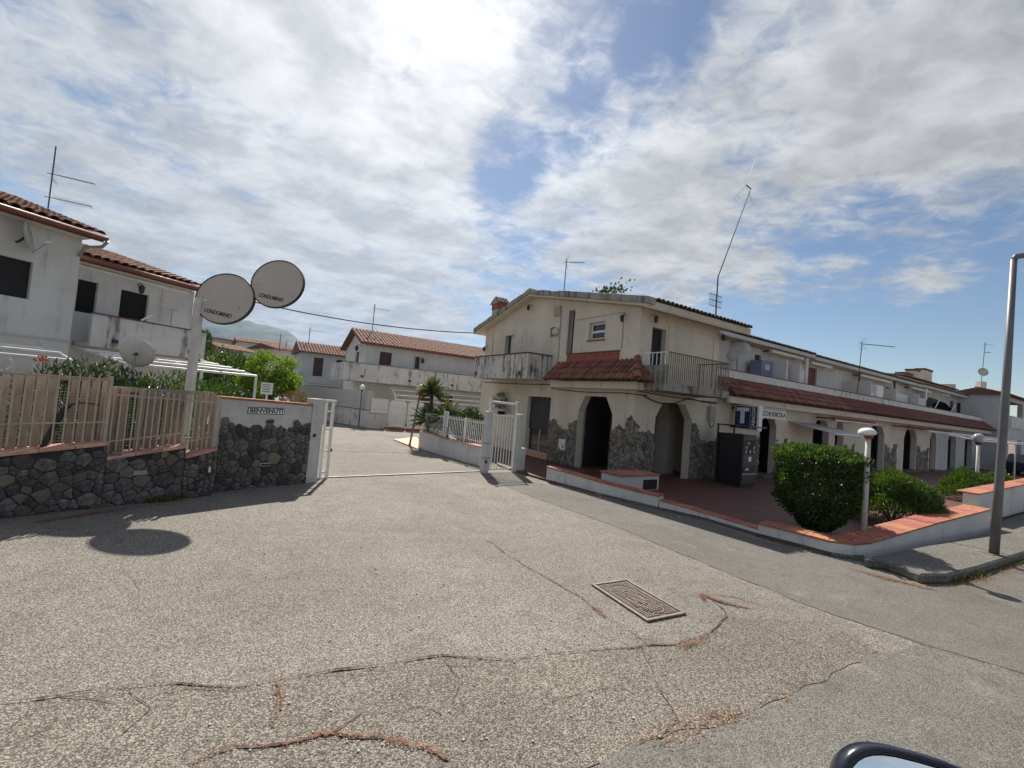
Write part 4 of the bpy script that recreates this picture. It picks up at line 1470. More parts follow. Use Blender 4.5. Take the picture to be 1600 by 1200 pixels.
# ------------------------------------------------------------------ antennas
def yagi(name, label, base, h, boom_dir, booms, grid=True, lean=(0, 0), cat='antenna', mat='antenna_metal', r=.018):
    t = thing(name, label, cat, base)
    top = V((lean[0], lean[1], h))
    MB().tube([(0, 0, -.15), top], r, 6).build('mast', mat, t)
    for (hz, L, kind) in booms:
        c = V((lean[0] * hz / h, lean[1] * hz / h, hz))
        bd = V(boom_dir).normalized()
        sd2 = bd.cross(Z).normalized()
        bm_ = MB().tube([c - bd * .12, c + bd * L], .012, 5).build('boom', mat, t)
        n = int(L / .09)
        mb = MB()
        for i in range(n):
            w = .13 if kind == 'uhf' else .35
            p = c + bd * (.18 + (L - .2) * i / max(1, n - 1))
            ax = sd2 if kind != 'v' else Z
            mb.tube([p - ax * w, p + ax * w], .006, 4)
        mb.build('elements', mat, bm_)
        if kind == 'uhf' and grid:
            mb = MB()
            for sgn in (-1, 1):
                for j in range(4):
                    zz = sgn * (.06 + .07 * j)
                    mb.tube([c + Z * zz - bd * (-.03 * j) - sd2 * .22, c + Z * zz + bd * .03 * j + sd2 * .22], .006, 4)
            mb.build('reflector', 'galvanised', bm_)
    return t


R0 = lambda u, v, z: C0 + dA * u + dB * v + Z * z
yagi('roof_antenna', 'plain television antenna mast on the corner house ridge', R0(1.2, 5.3, 6.45), 1.75, V((1, -.2, 0)), [(1.6, .75, 'uhf')])
# tall bent mast
bb = R0(3.2, 0.2, 5.42)
pts = [Wp(x, y, C0 + dB * .2, dA) for x, y in ((1118, 497), (1122, 432), (1173, 295), (1166, 289))]
tm = thing('bent_mast', 'tall bent aerial mast with spiky tip leaning over the corner house roof', 'antenna', pts[0] - Z * .1)
o = pts[0] - Z * .1
MB().tube([V((0, 0, 0))] + [p - o for p in pts[:3]], [.028, .026, .022, .016], 6).build('mast', 'antenna_metal', tm)
MB().tube([pts[2] - o, pts[3] - o], .022, 6).build('tip_arm', 'antenna_metal', tm)
for q in ((1180, 249), (1146, 312), (1146, 325), (1176, 318)):
    MB().tube([pts[3] - o, Wp(*q, C0 + dB * .2, dA) - o], .006, 4).build('whip', 'galvanised', tm)
gc = Wp(1118, 470, C0 + dB * .2, dA) - o
gb = MB()
for j in range(3):
    gb.tube([gc + dA * -.36 + Z * (-.2 + .2 * j), gc + dA * .36 + Z * (-.2 + .2 * j)], .012, 4)
for i in range(9):
    gb.tube([gc + dA * (-.34 + .085 * i) - Z * .2, gc + dA * (-.34 + .085 * i) + Z * .2], .005, 4)
gb.build('panel_grid', 'antenna_metal', tm)

# overhead cable from the far left house to the gable eave
ca, cb = G(305, 449, 5.4), R0(-.3, 10.0, 5.25)
tcab = thing('overhead_cable', 'black overhead cable sagging across the drive to the gable eave', 'cable', ca)
MB().tube(sag((0, 0, 0), cb - ca, .35, 16), .022, 5).build('cable', 'cable_black', tcab)

# ------------------------------------------------------------------ terrace in front of the row
tl = [G(806, 738, 0), G(853, 752, 0), G(940, 775, 0), G(1028, 796, 0), G(1100, 813, 0), G(1184, 838, 0), G(1260, 858, 0), G(1300, 869, 0), G(1330, 873, 0), G(1350, 873.5, 0)]
cend = tl[-1] + dA * 44
terr = [p.copy() for p in tl] + [cend, C0 + dA * 50 + dB * .1, C0 + dA * .1 + dB * .1, C0 + dB * 7.5 + dA * .1, C0 + dB * 7.5 - dA * .8, tl[0] + dB * 1.0]
mb = MB()
mb.plate([(p.x, p.y) for p in terr], [], (0, 0, -.005), (1, 0, 0), (0, 1, 0), (0, 0, 1), TZ + .005)
structure(mb.build('terrace', 'terrace_tile'))


def path_wall(name, label, cat, pts, zs, th, mat, cop=None, copmat='coping_tile', copw=None, tile=.32, side=1, z0=-.01, bevel=.008, over=.03, cth=.035):
    """wall following a polyline of foot points with top heights zs; th thickness to the left (side=1) of the path"""
    t = thing(name, label, cat, pts[0])
    o = pts[0]
    n = len(pts)
    nr = []
    for i in range(n):
        a, b_ = pts[max(i - 1, 0)], pts[min(i + 1, n - 1)]
        d = (b_ - a)
        d.z = 0
        d.normalize()
        nr.append(V((-d.y, d.x, 0)) * side)
    vs, fs = [], []
    for i in range(n):
        p = pts[i] - o
        for q, z in ((p, z0), (p, zs[i]), (p + nr[i] * th, zs[i]), (p + nr[i] * th, z0)):
            vs.append((q.x, q.y, z))
    for i in range(n - 1):
        for k in range(4):
            q = (i * 4 + k, i * 4 + (k + 1) % 4, i * 4 + 4 + (k + 1) % 4, i * 4 + 4 + k)
            fs.append(q if side < 0 else q[::-1])
    fs += [(0, 1, 2, 3) if side > 0 else (3, 2, 1, 0), tuple(4 * n - 4 + k for k in ((3, 2, 1, 0) if side > 0 else (0, 1, 2, 3)))]
    MB().add(vs, fs).build('wall_body', mat, t)
    if cop:
        cw = copw or th + 2 * over
        cum = [0]
        for i in range(n - 1):
            cum.append(cum[-1] + (pts[i + 1] - pts[i]).length)

        def at(s):
            for i in range(n - 1):
                if s <= cum[i + 1] or i == n - 2:
                    k = (s - cum[i]) / (cum[i + 1] - cum[i])
                    return pts[i] + (pts[i + 1] - pts[i]) * k - o, nr[i] + (nr[i + 1] - nr[i]) * k, zs[i] + (zs[i + 1] - zs[i]) * k
        m_ = max(1, int(cum[-1] / tile))
        for i in range(m_):
            s0, s1 = cum[-1] * i / m_ + .0025, cum[-1] * (i + 1) / m_ - .0025
            vs = []
            for s in (s0, s1):
                p, nn, z = at(s)
                j = random.uniform(-.002, .002)
                for off in (-over, cw - over):
                    for dz in (.002, cth):
                        q = p + nn * off
                        vs.append((q.x, q.y, z + dz + j))
            f = [(0, 1, 3, 2), (4, 6, 7, 5), (0, 4, 5, 1), (2, 3, 7, 6), (1, 5, 7, 3), (0, 2, 6, 4)]
            if side < 0:
                f = [q[::-1] for q in f]
            MB().add(vs, f).build('coping_tile', copmat, t, bevel=.004)
    return t


def hz(x, y, foot):
    """height of pixel (x, y) above a ground point at the same depth line"""
    d = ray(x, y)
    k = math.hypot(foot.x, foot.y) / math.hypot(d.x, d.y)
    return (EYE + d * k).z


lw = path_wall('low_wall', 'low white wall with orange tile coping sloping from the pedestrian gate', 'wall', [tl[1], tl[2], tl[3]], [hz(854, 730, tl[1]), hz(940, 755, tl[2]), hz(1024, 776, tl[3])], .24, 'white_wall', True, side=1)
p = tl[1] + (tl[2] - tl[1]) * .22
nn = (tl[2] - tl[1]).normalized()
MB().obox(p - tl[1] + V((nn.y, -nn.x, 0)) * .001 + Z * .17, nn * .09, V((nn.y, -nn.x, 0)) * .02, Z * .1).build('outlet_box', 'dish_grey', lw, bevel=.004)
path_wall('terrace_kerb', 'chipped white kerb with flat orange tiles along the terrace edge', 'kerb', [tl[3] + (tl[4] - tl[3]) * .02, tl[4], tl[5]], [.19, .14, .12], .25, 'white_wall', True, side=1, over=.012, cth=.022)
f6 = G(1545, 833)
p6 = [tl[5], tl[6], tl[7], tl[8], tl[9], tl[9] + (f6 - tl[9]) * .5, f6]
zz = [.22, .22, .215, .22, .23, .40, hz(1545, 797, f6)]
rw = path_wall('curved_wall', 'curved low white wall with wide orange tile coping round the terrace corner', 'wall', p6, zz, .26, 'white_wall', True, side=1, copw=.46, tile=.36)
fa = tl[9] + dA * 6.6
path_wall('street_wall', 'taller white wall with orange coping behind the street lamp', 'wall', [fa, fa + dA * 9, fa + dA * 16], [.78, .95, 1.1], .26, 'white_wall', True, side=1, copw=.42, tile=.4)
path_wall('gap_step', 'single pale step closing the gap between the terrace walls', 'step', [f6 + dA * .1, fa - dA * .1], [.30, .30], .3, 'white_wall', True, side=1, tile=.4, copmat='coping_pale')

# built-in bench planter in front of the corner pier
a, b_ = G(950, 757, .06), G(1028, 764, .06)
bp_ = thing('planter_bench', 'white masonry planter bench with orange tile top beside the corner pier', 'bench', (C0 - dB * 1.15 - dA * .7) + Z * 0, ROWROT)
_o = (C0 - dB * 1.15 - dA * .7)
xr, xl = pv(1030, 745, -1.17).x + .7, pv(968, 742, -1.17).x + .7
zt_b = pv(1030, 743, -1.17).z
MB().box(xl, xr, -.02, .62, TZ, zt_b).build('bench_body', 'white_wall', bp_, bevel=.006)
for i in range(7):
    w_ = (xr - xl + .06) / 7
    MB().box(xl - .03 + i * w_, xl - .03 + i * w_ + w_ - .005, -.06, .66, zt_b + .002, zt_b + .04).build('coping_tile', 'coping_tile', bp_, bevel=.004)
MB().box(xr - .62, xr - .07, -.024, -.012, TZ + .02, zt_b - .10).build('bench_niche', 'black_interior', bp_)

# ------------------------------------------------------------------ planter wall with railing left of the pedestrian gate
pw0, pw1 = G(654, 701), G(748, 728)
pm = pw0 + (pw1 - pw0) * .5
hs_ = [hz(655, 673, pw0), hz(702, 688, pm), hz(748, 699, pw1)]
pn = V((-(pw1 - pw0).y, (pw1 - pw0).x, 0)).normalized()
pwall = path_wall('planter_wall', 'white planter wall with pink coping leading along the drive to the gate', 'wall', [pw0 + pn * .55 - (pw1 - pw0).normalized() * .25, pw0 - (pw1 - pw0).normalized() * .04, pm, pw1], [hs_[0]] + hs_, .25, 'white_wall', True, copmat='coping_pale', side=1, tile=.4)
pr = thing('planter_railing', 'grey white railing of thin bars on the planter wall', 'railing', pw0)
q1 = pw1 - pw0
off = pn * .13
fence_pickets(pr, V((0, 0, 0)), q1, 38, (hs_[0] + .04, hs_[2] + .04), (hs_[0] + .72, hs_[2] + .84), .018, 'white_metal', off=off)
for fr in (.12, .88):
    za, zb = hs_[0] + .04 + .68 * fr, hs_[2] + .04 + .8 * fr
    MB().obox(off + Z * za - pn * .02, V((q1.x, q1.y, zb - za)), -pn * .012, Z * .022).build('crossbar', 'white_metal', pr)
for k in (.38, .72):
    z_ = hs_[0] + (hs_[2] - hs_[0]) * k + .04
    MB().obox(off + q1 * k + Z * z_ - pn * .05, q1.normalized() * .05, pn * .05, Z * .78).build('post', 'white_metal', pr)
d = q1.normalized()
nb = thing('notice_board', 'small white notice board with grey printed lines on the planter railing', 'sign', pw0)
c = q1 * .42 + off - pn * .06 + Z * (hs_[1] + .72)
MB().obox(c - d * .16 - Z * .27, d * .32, pn * .012, Z * .54).build('board', 'white_plastic', nb)
for i in range(9):
    wv = random.uniform(.12, .26)
    MB().obox(c - d * wv / 2 - pn * .003 + Z * (.2 - i * .05), d * wv, pn * .003, Z * (.03 if i == 0 else .016)).build('printed_line', 'machine_grey', nb)
MB().obox(c - d * .02 - Z * .75 + pn * .014, d * .04, pn * .04, Z * .6).build('post', 'white_metal', nb)

# ------------------------------------------------------------------ pedestrian gate and its posts
g0, g1 = G(757, 739), G(806, 738)
gd2 = (g1 - g0).normalized()
gn = V((gd2.y, -gd2.x, 0))
gl = (g1 - g0).length
gp1 = thing('gate_post', 'weathered white square gate post at the end of the planter wall', 'post', g0, math.atan2(gd2.y, gd2.x))
MB().box(-.06, .12, -.02, .20, -.01, 1.76).build('shaft', 'grey_plaster_post', gp1, bevel=.012)
for z_ in (.42, .84):
    MB().box(-.072, .132, -.032, .212, z_, z_ + .025).build('strap', 'galvanised', gp1)
MB().box(-.03, .03, -.05, -.02, .28, .36).build('lock', 'iron_black', gp1)
gp2 = thing('gate_post', 'plain white gate post on the terrace side of the pedestrian gate', 'post', g0 + gd2 * (gl - .05), math.atan2(gd2.y, gd2.x))
MB().box(0, .18, -.02, .20, -.01, 1.74).build('shaft', 'grey_plaster_post', gp2, bevel=.012)
MB().box(.182, .36, .0, .18, -.01, .72).build('low_pier', 'grey_plaster_post', gp2, bevel=.012)
gate = thing('pedestrian_gate', 'white steel pedestrian gate with spear topped bars between two posts', 'gate', g0 + gd2 * .14, math.atan2(gd2.y, gd2.x))
gw = gl - .22
for a in (0, gw - .04):
    MB().box(a, a + .04, .02, .06, .06, 1.70).build('stile', 'white_metal', gate)
for z_ in (.08, 1.64):
    MB().box(.042, gw - .042, .025, .055, z_, z_ + .045).build('crossbar', 'white_metal', gate)
nb_ = 8
for i in range(nb_):
    x = .04 + (gw - .08) * (i + .5) / nb_
    MB().box(x - .011, x + .011, .03, .052, .126, 1.638).build('bar', 'white_metal', gate)
    sp = MB()
    sp.lathe([(.006, 0), (.024, .02), (.006, .05)], 6, (x, .041, .62 + .06 * (i % 2)))
    sp.lathe([(.006, 0), (.022, .02), (.006, .05)], 6, (x, .041, 1.28 + .05 * (i % 2)))
    sp.build('knop', 'white_metal', gate)
fr_ = thing('gate_hoop', 'white pipe hoop rising above the pedestrian gate', 'hoop', g0 + gd2 * .02 + V((0, 0, 0)), math.atan2(gd2.y, gd2.x))
MB().tube([(.05, .13, 1.761), (.05, .13, 2.05), (gw + .12, .13, 2.02), (gw + .12, .13, 1.741)], .035, 8).build('pipe', 'white_metal', fr_, smooth=True)
for x in (.05, gw + .12):
    MB().sphere((x, .13, 2.08), .045, 8, 6).build('finial', 'white_metal', fr_)

# old stone and plants by the gable foot
shrub('wall_creeper', 'dry grey creeper hanging on the gable wall above the gate', 'plant', R0(-.22, 7.3, 0) + Z * 1.75, (.16, .5, .32), 'leaf_grass', 260, .12, 3, 44, stem=.02, stems=3).rotation_euler = (0, 0, ROWROT)
# (carried by a small shelf)
sh_ = thing('wall_shelf', 'small concrete shelf with a dry plant fixed to the gable wall', 'shelf', R0(0, 6.9, 0), ROWROT)
MB().box(-.45, -.003, -.2, 1.0, 1.66, 1.75).build('shelf_plate', 'grey_white_wall', sh_, bevel=.01)
MB().box(-.3, -.003, .3, .4, 1.45, 1.658).build('bracket', 'iron_black', sh_)

# ------------------------------------------------------------------ the row of houses
ROW = []


def arch_notch(a, b, s, t):
    c = min(.35, (b - a) * .22)
    return [(a, 0), (a, s), (a + c, t), (b - c, t), (b, s), (b, 0)]


def row_house(label, u0, u1, zt, arches, upper, wallmat='cream_wall_low', single=False, stone_piers=(), parmat='white_wall', upmat='white_wall', seed=1, roofmat='old_roof_tile'):
    h = thing('row_house', label, 'house', C0 + dA * u0, ROWROT, 'terraced houses in the row')
    w = u1 - u0
    poly = [(0.003, 0)]
    for (a, b) in arches:
        poly += arch_notch(a - u0, b - u0, 1.95, 2.42)
    poly += [(w, 0), (w, 3.3), (0.003, 3.3)]
    MB().plate(poly, [], (0, 0, 0), X, Z, Y, .26).build('ground_wall', wallmat, h)
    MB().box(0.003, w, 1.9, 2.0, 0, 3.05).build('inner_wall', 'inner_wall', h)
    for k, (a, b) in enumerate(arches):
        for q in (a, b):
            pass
        MB().box(a - u0 + .1, b - u0 + 1.0, 1.82, 1.898, TZ, 2.3).build('door', ('dark_shutter', 'blue_door', 'dark_wood')[(k + seed) % 3], h)  # dark back door, widened past the arch so the interior reads shaded
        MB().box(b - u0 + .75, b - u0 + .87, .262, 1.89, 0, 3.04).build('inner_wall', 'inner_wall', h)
        MB().box(b - u0 + .70, b - u0 + .748, .55, 1.75, TZ, 2.25).build('door', ('blue_door', 'dark_wood', 'dark_shutter')[(k + seed) % 3], h)  # added dark panel on the side wall, painting the shade inside the arch
        MB().box(a - u0, b - u0, -.25, .3, .0, TZ + .07).build('door_step', 'concrete_walk', h, bevel=.01)
    MB().box(0.003, w, .262, 2.0, 3.06, 3.298).build('terrace_slab', 'inner_wall', h)
    MB().box(0.003, w - .003, .002, .14, 3.302, 3.86).build('parapet', parmat, h, bevel=.006)
    MB().box(0.003, w - .003, -.015, .155, 3.862, 3.89).build('parapet_cap', 'roof_base', h)
    # canopy
    zl_, zh_ = 2.93, 3.50
    e2 = V((0, .7, zh_ - zl_))
    MB().add([(0.0, -.69, zl_ - .01), (w, -.69, zl_ - .01), (w, -.003, zh_ - .01), (0.0, -.003, zh_ - .01)], [(0, 1, 2, 3)]).build('canopy_deck', 'roof_base', h)
    tile_roof(h, (0, -.71, zl_), X, e2, w, e2.length, cw=.21, rl=.3, single=single, seed=seed + 40)
    nbm = int(w / 1.6)
    for i in range(nbm):
        MB().box(w * i / nbm + .004, w * (i + 1) / nbm - .012, -.52, -.40, 2.68, 2.90).build('fascia_panel', 'cream_wall_low', h)
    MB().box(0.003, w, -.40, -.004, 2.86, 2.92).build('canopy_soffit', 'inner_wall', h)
    # upper storey set back behind the terrace
    holes, = (upper.get('holes', []),)
    MB().plate(rect(.003, w, 3.302, zt - .18), [rect(a - u0, b - u0, c, d) for (a, b, c, d, m_) in holes], (0, 1.4, 0), X, Z, Y, .22).build('upper_wall', upmat, h)
    for (a, b, c, d, m_) in holes:
        MB().box(a - u0 + .002, b - u0 - .002, 1.48, 1.52, c + .002, d - .002).build('door' if d - c > 1.2 else 'window', m_, h)
    for (a, b, z1) in upper.get('screens', []):
        MB().box(a - u0, a - u0 + .1, .16, 1.39, 3.302, z1).build('party_screen', 'white_wall', h)
        MB().box(a - u0 + .102, b - u0, .55, .63, 3.302, z1 - .12).build('terrace_cupboard', 'white_wall', h)
    # roof
    slope = .2
    def zr(v):
        return zt + slope * (v - .85)
    MB().plate([(.85, zr(.85) - .14), (5.7, zr(5.7) - .14), (5.7, zr(5.7)), (.85, zr(.85))], [], (0.002, 0, 0), Y, Z, X, w - .004).build('roof_slab', 'cream_wall_low', h)
    MB().plate([(5.702, zr(5.7) - .2), (10.5, zr(5.7) - 1.2), (10.5, zr(5.7) - 1.0), (5.702, zr(5.7))], [], (0.002, 0, 0), Y, Z, X, w - .004).build('roof_slab', 'cream_wall_low', h)
    tile_roof(h, (.0, .80, zr(.80)), X, V((0, 1, slope)), w, 4.95, rows=1 if single else 0, single=True, seed=seed, me=MOULD_BACKLIT_TILE, mat='mouldy_backlit_tile')
    MB().box(0.003, w - .003, .80, .845, zt - .16, zt - .01).build('eave_board', 'grey_white_wall', h)
    MB().box(0.003, .2, 1.63, 10.2, 3.0, zt - .02).build('party_wall', upmat, h)
    MB().box(w - .2, w - .003, 1.63, 10.2, 0, zt - .02).build('party_wall', upmat, h)
    for (a, b, seed_) in stone_piers:
        MB().box(a - u0, b - u0, -.012, -.001, .06, 1.0).build('mortar_bed', 'pale_mortar', h)
        stones(h, (a - u0, -.012, .06), X, Z, -Y, b - a, 2.0, .15, 'pale_stone', seed_, top=lambda q, L=b - a: 1.05 + .45 * abs(q / L - .5) * 2 + zig(q, seed_) * .8, depth=(.015, .05), gap=.01)
    ROW.append(h)
    return h


h2 = row_house('row house next to the corner house, with tobacconist sign and newsstand valance', 4.002, 12.8, 5.46, [(6.9, 8.1), (11.1, 12.6)],
               dict(holes=[(8.75, 9.25, 3.32, 5.0, 'dark_shutter'), (pv(1219, 566, 1.4).x, pv(1231, 566, 1.4).x, 4.6, 5.05, 'brown_shutter')], screens=[(pv(1211, 580, .6).x, pv(1230, 580, .6).x, 4.75), (pv(1232, 585, .6).x, pv(1255, 585, .6).x, 4.68)]), single=True, stone_piers=[(5.9, 6.88, 211), (8.12, 8.9, 212)], seed=2)
h3 = row_house('row house with dark red terrace door and stained terrace parapet', 12.8, 21.0, 5.40, [(13.2, 14.1), (17.0, 18.9)],
               dict(holes=[(13.5, 14.4, 3.32, 5.0, 'red_shutter')], screens=[(pv(1345, 605, .6).x, pv(1369, 605, .6).x, pv(1350, 597, .6).z), (pv(1385, 612, .6).x, pv(1417, 612, .6).x, pv(1390, 608, .6).z)]), stone_piers=[(14.15, 15.2, 213), (19.0, 20.6, 214)], seed=3, parmat='stained_white')
h4 = row_house('row house with dark draped terrace and blue doors', 21.0, 27.5, 5.40, [(21.7, 23.7), (26.0, 27.2)],
               dict(holes=[(23.2, 24.0, 3.32, 4.9, 'dark_shutter')], screens=[(pv(1421, 620, .6).x, pv(1446, 620, .6).x, pv(1430, 617, .6).z)]), stone_piers=[(23.8, 25.7, 215)], seed=4)
h5 = row_house('farthest row house with grey upper wall beside the street lamp', 27.5, 38.0, 5.44, [(29.5, 31.2), (33.2, 35.0)],
               dict(holes=[(35.6, 36.6, 3.85, 4.95, 'window_glass')], screens=[]), seed=5, upmat='grey_white_wall', wallmat='grey_white_wall')
MB().box(35.5 - 27.5, 36.7 - 27.5, 1.3, 1.398, 3.45, 3.84).build('window_box', 'red_brown_panel', h5, bevel=.01)

# awning cassettes under the upper eaves and thin terrace posts
for (hh_, x0, x1, zz_) in ((h2, pv(1205, 550, 1.0).x, pv(1255, 562, 1.0).x, 5.22), (h3, pv(1268, 566, 1.0).x, pv(1300, 575, 1.0).x, 5.14), (h3, pv(1345, 585, 1.0).x, pv(1392, 597, 1.0).x, 5.12), (h4, pv(1425, 600, 1.0).x, pv(1455, 608, 1.0).x, 5.12)):
    uo = (hh_.location - C0).dot(dA)
    MB().box(x0 - uo, x1 - uo, .95, 1.1, zz_ - .09, zz_ + .05).build('awning_cassette', 'awning_white', hh_, bevel=.02)
    for xx in (x0 - uo + .1, x1 - uo - .16):
        MB().box(xx, xx + .06, 1.102, 1.398, zz_ - .03, zz_ + .03).build('bracket', 'iron_black', hh_)
for (hh_, pxx, m_) in ((h3, 1342, 'dark_wood'), (h3, 1398, 'dark_wood'), (h4, 1447, 'white_metal'), (h2, 1257, 'white_wall')):
    uo = (hh_.location - C0).dot(dA)
    xx = pv(pxx, 600, .9).x - uo
    MB().box(xx, xx + (.07 if m_ == 'dark_wood' else .25), .88, .95, 3.302, 5.24).build('terrace_post', m_, hh_)

# tobacconist's projecting box sign
ts = pu(1144, 634, 5.2)
sg = thing('tobacconist_sign', 'blue and white projecting box sign with large T and TABACCHI', 'sign', R0(4.9, 0, 0), ROWROT)
v0_, v1_ = -.15, -1.02
vm = (v0_ + v1_) / 2
zb_, zt_ = pu(1147, 663, 4.9).z, pu(1147, 629, 4.9).z
zb_, zt_ = 1.80, 2.66
MB().box(0, .22, v1_, v0_, zb_, zt_).build('sign_box', 'white_plastic', sg, bevel=.01)
MB().box(.05, .17, v0_ + .002, -.003, 2.5, 2.56).build('bracket', 'iron_black', sg)
MB().box(.05, .17, v0_ + .002, -.003, 1.85, 1.91).build('bracket', 'iron_black', sg)
MB().box(-.006, -.001, v1_ + .30, v0_ - .04, zb_ + .05, zt_ - .04).build('blue_panel', 'sign_blue', sg)
MB().box(-.006, -.001, v1_ + .07, v1_ + .285, zb_ + .05, zt_ - .04).build('black_panel', 'lettering_black', sg)
vc = (v1_ + .30 + v0_ - .04) / 2
MB().box(-.012, -.007, vc - .22, vc + .22, zt_ - .22, zt_ - .09).build('letter_t', 'lettering_white', sg)
MB().box(-.012, -.007, vc - .075, vc + .075, zb_ + .22, zt_ - .222).build('letter_t', 'lettering_white', sg)
lettering('TABACCHI', .15, 'lettering_white', sg, (-.009, v1_ + .177, (zb_ + zt_) / 2 + .005), Z, Y, width=zt_ - zb_ - .14, bold=.004)
lettering('RIV. N° 7', .085, 'lettering_white', sg, (-.009, vc, zb_ + .12), -Y, Z, width=.40, bold=.002)
# newsstand valance
va = thing('valance', 'white scalloped awning valance reading TABACCHI EDICOLA', 'awning', R0(5.16, 0, 0), ROWROT)
sc_ = [(0, 2.58)]
N = 8
Lv = 2.2
for i in range(N):
    for k in range(5):
        a = (i + k / 5) / N * Lv
        sc_.append((a, 2.30 - .05 * math.sin(math.pi * k / 5)))
sc_ += [(Lv, 2.30), (Lv, 2.58)]
MB().plate(sc_, [], (0, -.66, 0), X, Z, -Y, .012).build('valance_cloth', 'awning_white', va)
MB().box(0, Lv, -.64, -.3, 2.585, 2.66).build('awning_box', 'awning_grey', va, bevel=.01)
MB().box(.1, .16, -.3, -.003, 2.59, 2.65).build('bracket', 'iron_black', va)
MB().box(Lv - .2, Lv - .14, -.3, -.003, 2.59, 2.65).build('bracket', 'iron_black', va)
lettering('TABACCHI EDICOLA', .23, 'lettering_black', va, (Lv / 2, -.676, 2.43), X, Z, width=Lv - .08, bold=.004)

# vending machine under its small roof
f0 = rowp(G(1156, 762, TZ))
vm_ = thing('vending_machine', 'dark cigarette vending machine under a small flat roof beside the stone pier', 'vending machine', R0(f0.x, f0.y, TZ), ROWROT)
dep = min(-.03 - f0.y, .85)
MB().box(0, .80, 0, dep, .05, 1.62).build('cabinet', 'machine_dark', vm_, bevel=.015)
MB().box(.03, .77, .03, dep - .03, 0, .048).build('plinth', 'iron_black', vm_)
MB().box(.03, .77, -.02, -.001, .12, 1.58).build('front_panel', 'machine_grey', vm_, bevel=.006)
MB().box(.10, .70, -.028, -.021, 1.02, 1.46).build('display_window', 'black_interior', vm_, bevel=.004)
for i in range(5):
    for j in range(3):
        if (i * 3 + j) % 4 != 3:
            MB().box(.14 + i * .11, .14 + i * .11 + .07, -.032, -.029, 1.06 + j * .13, 1.06 + j * .13 + .09).build('pack', ('dish_grey', 'sign_face', 'machine_grey', 'awning_red')[(i * 2 + j) % 4], vm_)
MB().box(.34, .48, -.03, -.021, .80, .95).build('keypad', 'white_plastic', vm_, bevel=.003)
MB().box(.08, .72, -.03, -.021, .46, .64).build('tray', 'iron_black', vm_, bevel=.004)
MB().box(.18, .36, -.034, -.031, .52, .60).build('tray_label', 'sign_face', vm_)
MB().box(.03, .77, -.03, -.021, .40, .425).build('trim', 'dish_grey', vm_)
rf = MB().box(-.08, .92, -.22, dep, 1.86, 1.90).build('machine_roof', 'machine_dark', vm_)
for (x, y) in ((-.06, dep - .06), (.84, dep - .06)):
    MB().box(x, x + .04, y, y + .04, 0, 1.858).build('roof_post', 'iron_black', vm_)

# awnings and fittings on the row
aw = thing('folding_awning', 'grey folded arm awning jutting from the wall above the clipped bush', 'awning', R0(8.95, 0, 0), ROWROT)
MB().add([(0, -.02, 2.25), (2.4, -.02, 2.25), (3.0, -1.6, 1.92), (.2, -1.6, 1.92), (0, -.02, 2.22), (2.4, -.02, 2.22), (3.0, -1.6, 1.89), (.2, -1.6, 1.89)], [(0, 3, 2, 1), (4, 5, 6, 7), (2, 3, 7, 6), (0, 4, 7, 3), (1, 2, 6, 5)]).build('awning_cloth', 'awning_grey', aw)
MB().tube([(.2, -1.6, 1.9), (3.0, -1.6, 1.9)], .03, 6).build('front_bar', 'white_metal', aw)
ra = thing('rolled_awning', 'rolled red striped awning under the red tiled canopy', 'awning', R0(11.0, 0, 0), ROWROT)
MB().tube([(0, -.75, 2.52), (4.2, -.75, 2.52)], .07, 8).build('roll', 'awning_red', ra)
MB().tube([(0, -.86, 2.46), (4.2, -.86, 2.46)], .025, 6).build('front_bar', 'white_metal', ra)
for x in (.3, 2.1, 3.9):
    MB().box(x, x + .05, -.72, -.003, 2.5, 2.56).build('bracket', 'iron_black', ra)
rb_ = thing('rolled_awning', 'long rolled dark awning over the blue doors', 'awning', R0(19.6, 0, 0), ROWROT)
MB().tube([(0, -.75, 2.52), (7.0, -.75, 2.52)], .07, 8).build('roll', 'awning_red', rb_)
for x in (.3, 3.5, 6.7):
    MB().box(x, x + .05, -.72, -.003, 2.5, 2.56).build('bracket', 'iron_black', rb_)
# white tubular pergola beside the far doors
pg = thing('white_pergola', 'white tubular pergola frame over the far end of the terrace', 'pergola', R0(21, 0, 0), ROWROT)
for (v_, z_) in ((-1.0, 2.42), (-1.8, 2.32), (-2.6, 2.22), (-3.0, 2.12)):
    MB().tube([(.5, v_, z_), (16, v_, z_)], .035, 6).build('rafter', 'white_metal', pg)
for x in (.8, 8, 15.7):
    MB().tube([(x, -.02, 2.52), (x, -3.05, 2.10)], .035, 6).build('cross_tube', 'white_metal', pg)
for x in (8, 15.7):
    MB().tube([(x, -3.0, TZ), (x, -3.0, 2.12)], .035, 6).build('post', 'white_metal', pg)
# terrace things
def dish(name, label, base, c, r, face, mat='dish_grey', pole=True, arm=True):
    t = thing(name, label, 'satellite dish', base)
    c, face = V(c), V(face).normalized()
    prof = [(r * k / 6, r * .22 * (k / 6) ** 2) for k in range(1, 7)]
    prof = [(.01, 0)] + prof + [(r * .99, r * .22 + .012), (r * .5, r * .055 + .012), (.01, .012)]
    MB().lathe(prof, 24, c, face).build('reflector', mat, t, smooth=True)
    if arm:
        dn = (Z - face * face.z).normalized()
        tip = c + face * r * 1.0 - dn * r * .25
        MB().tube([c - dn * r * .95 + face * r * .2, tip], .012, 5).build('arm', 'galvanised', t)
        MB().lathe([(.03, -.05), (.035, .05)], 8, tip, face).build('receiver', 'white_plastic', t)
    if pole:
        MB().tube([V((c.x, c.y, 0)) - V((face.x, face.y, 0)) * .08, c - face * .08], .025, 6).build('pole', 'galvanised', t)
        MB().tube([c - face * .09, c + face * .01], .035, 6).build('clamp', 'iron_black', t)
    return t


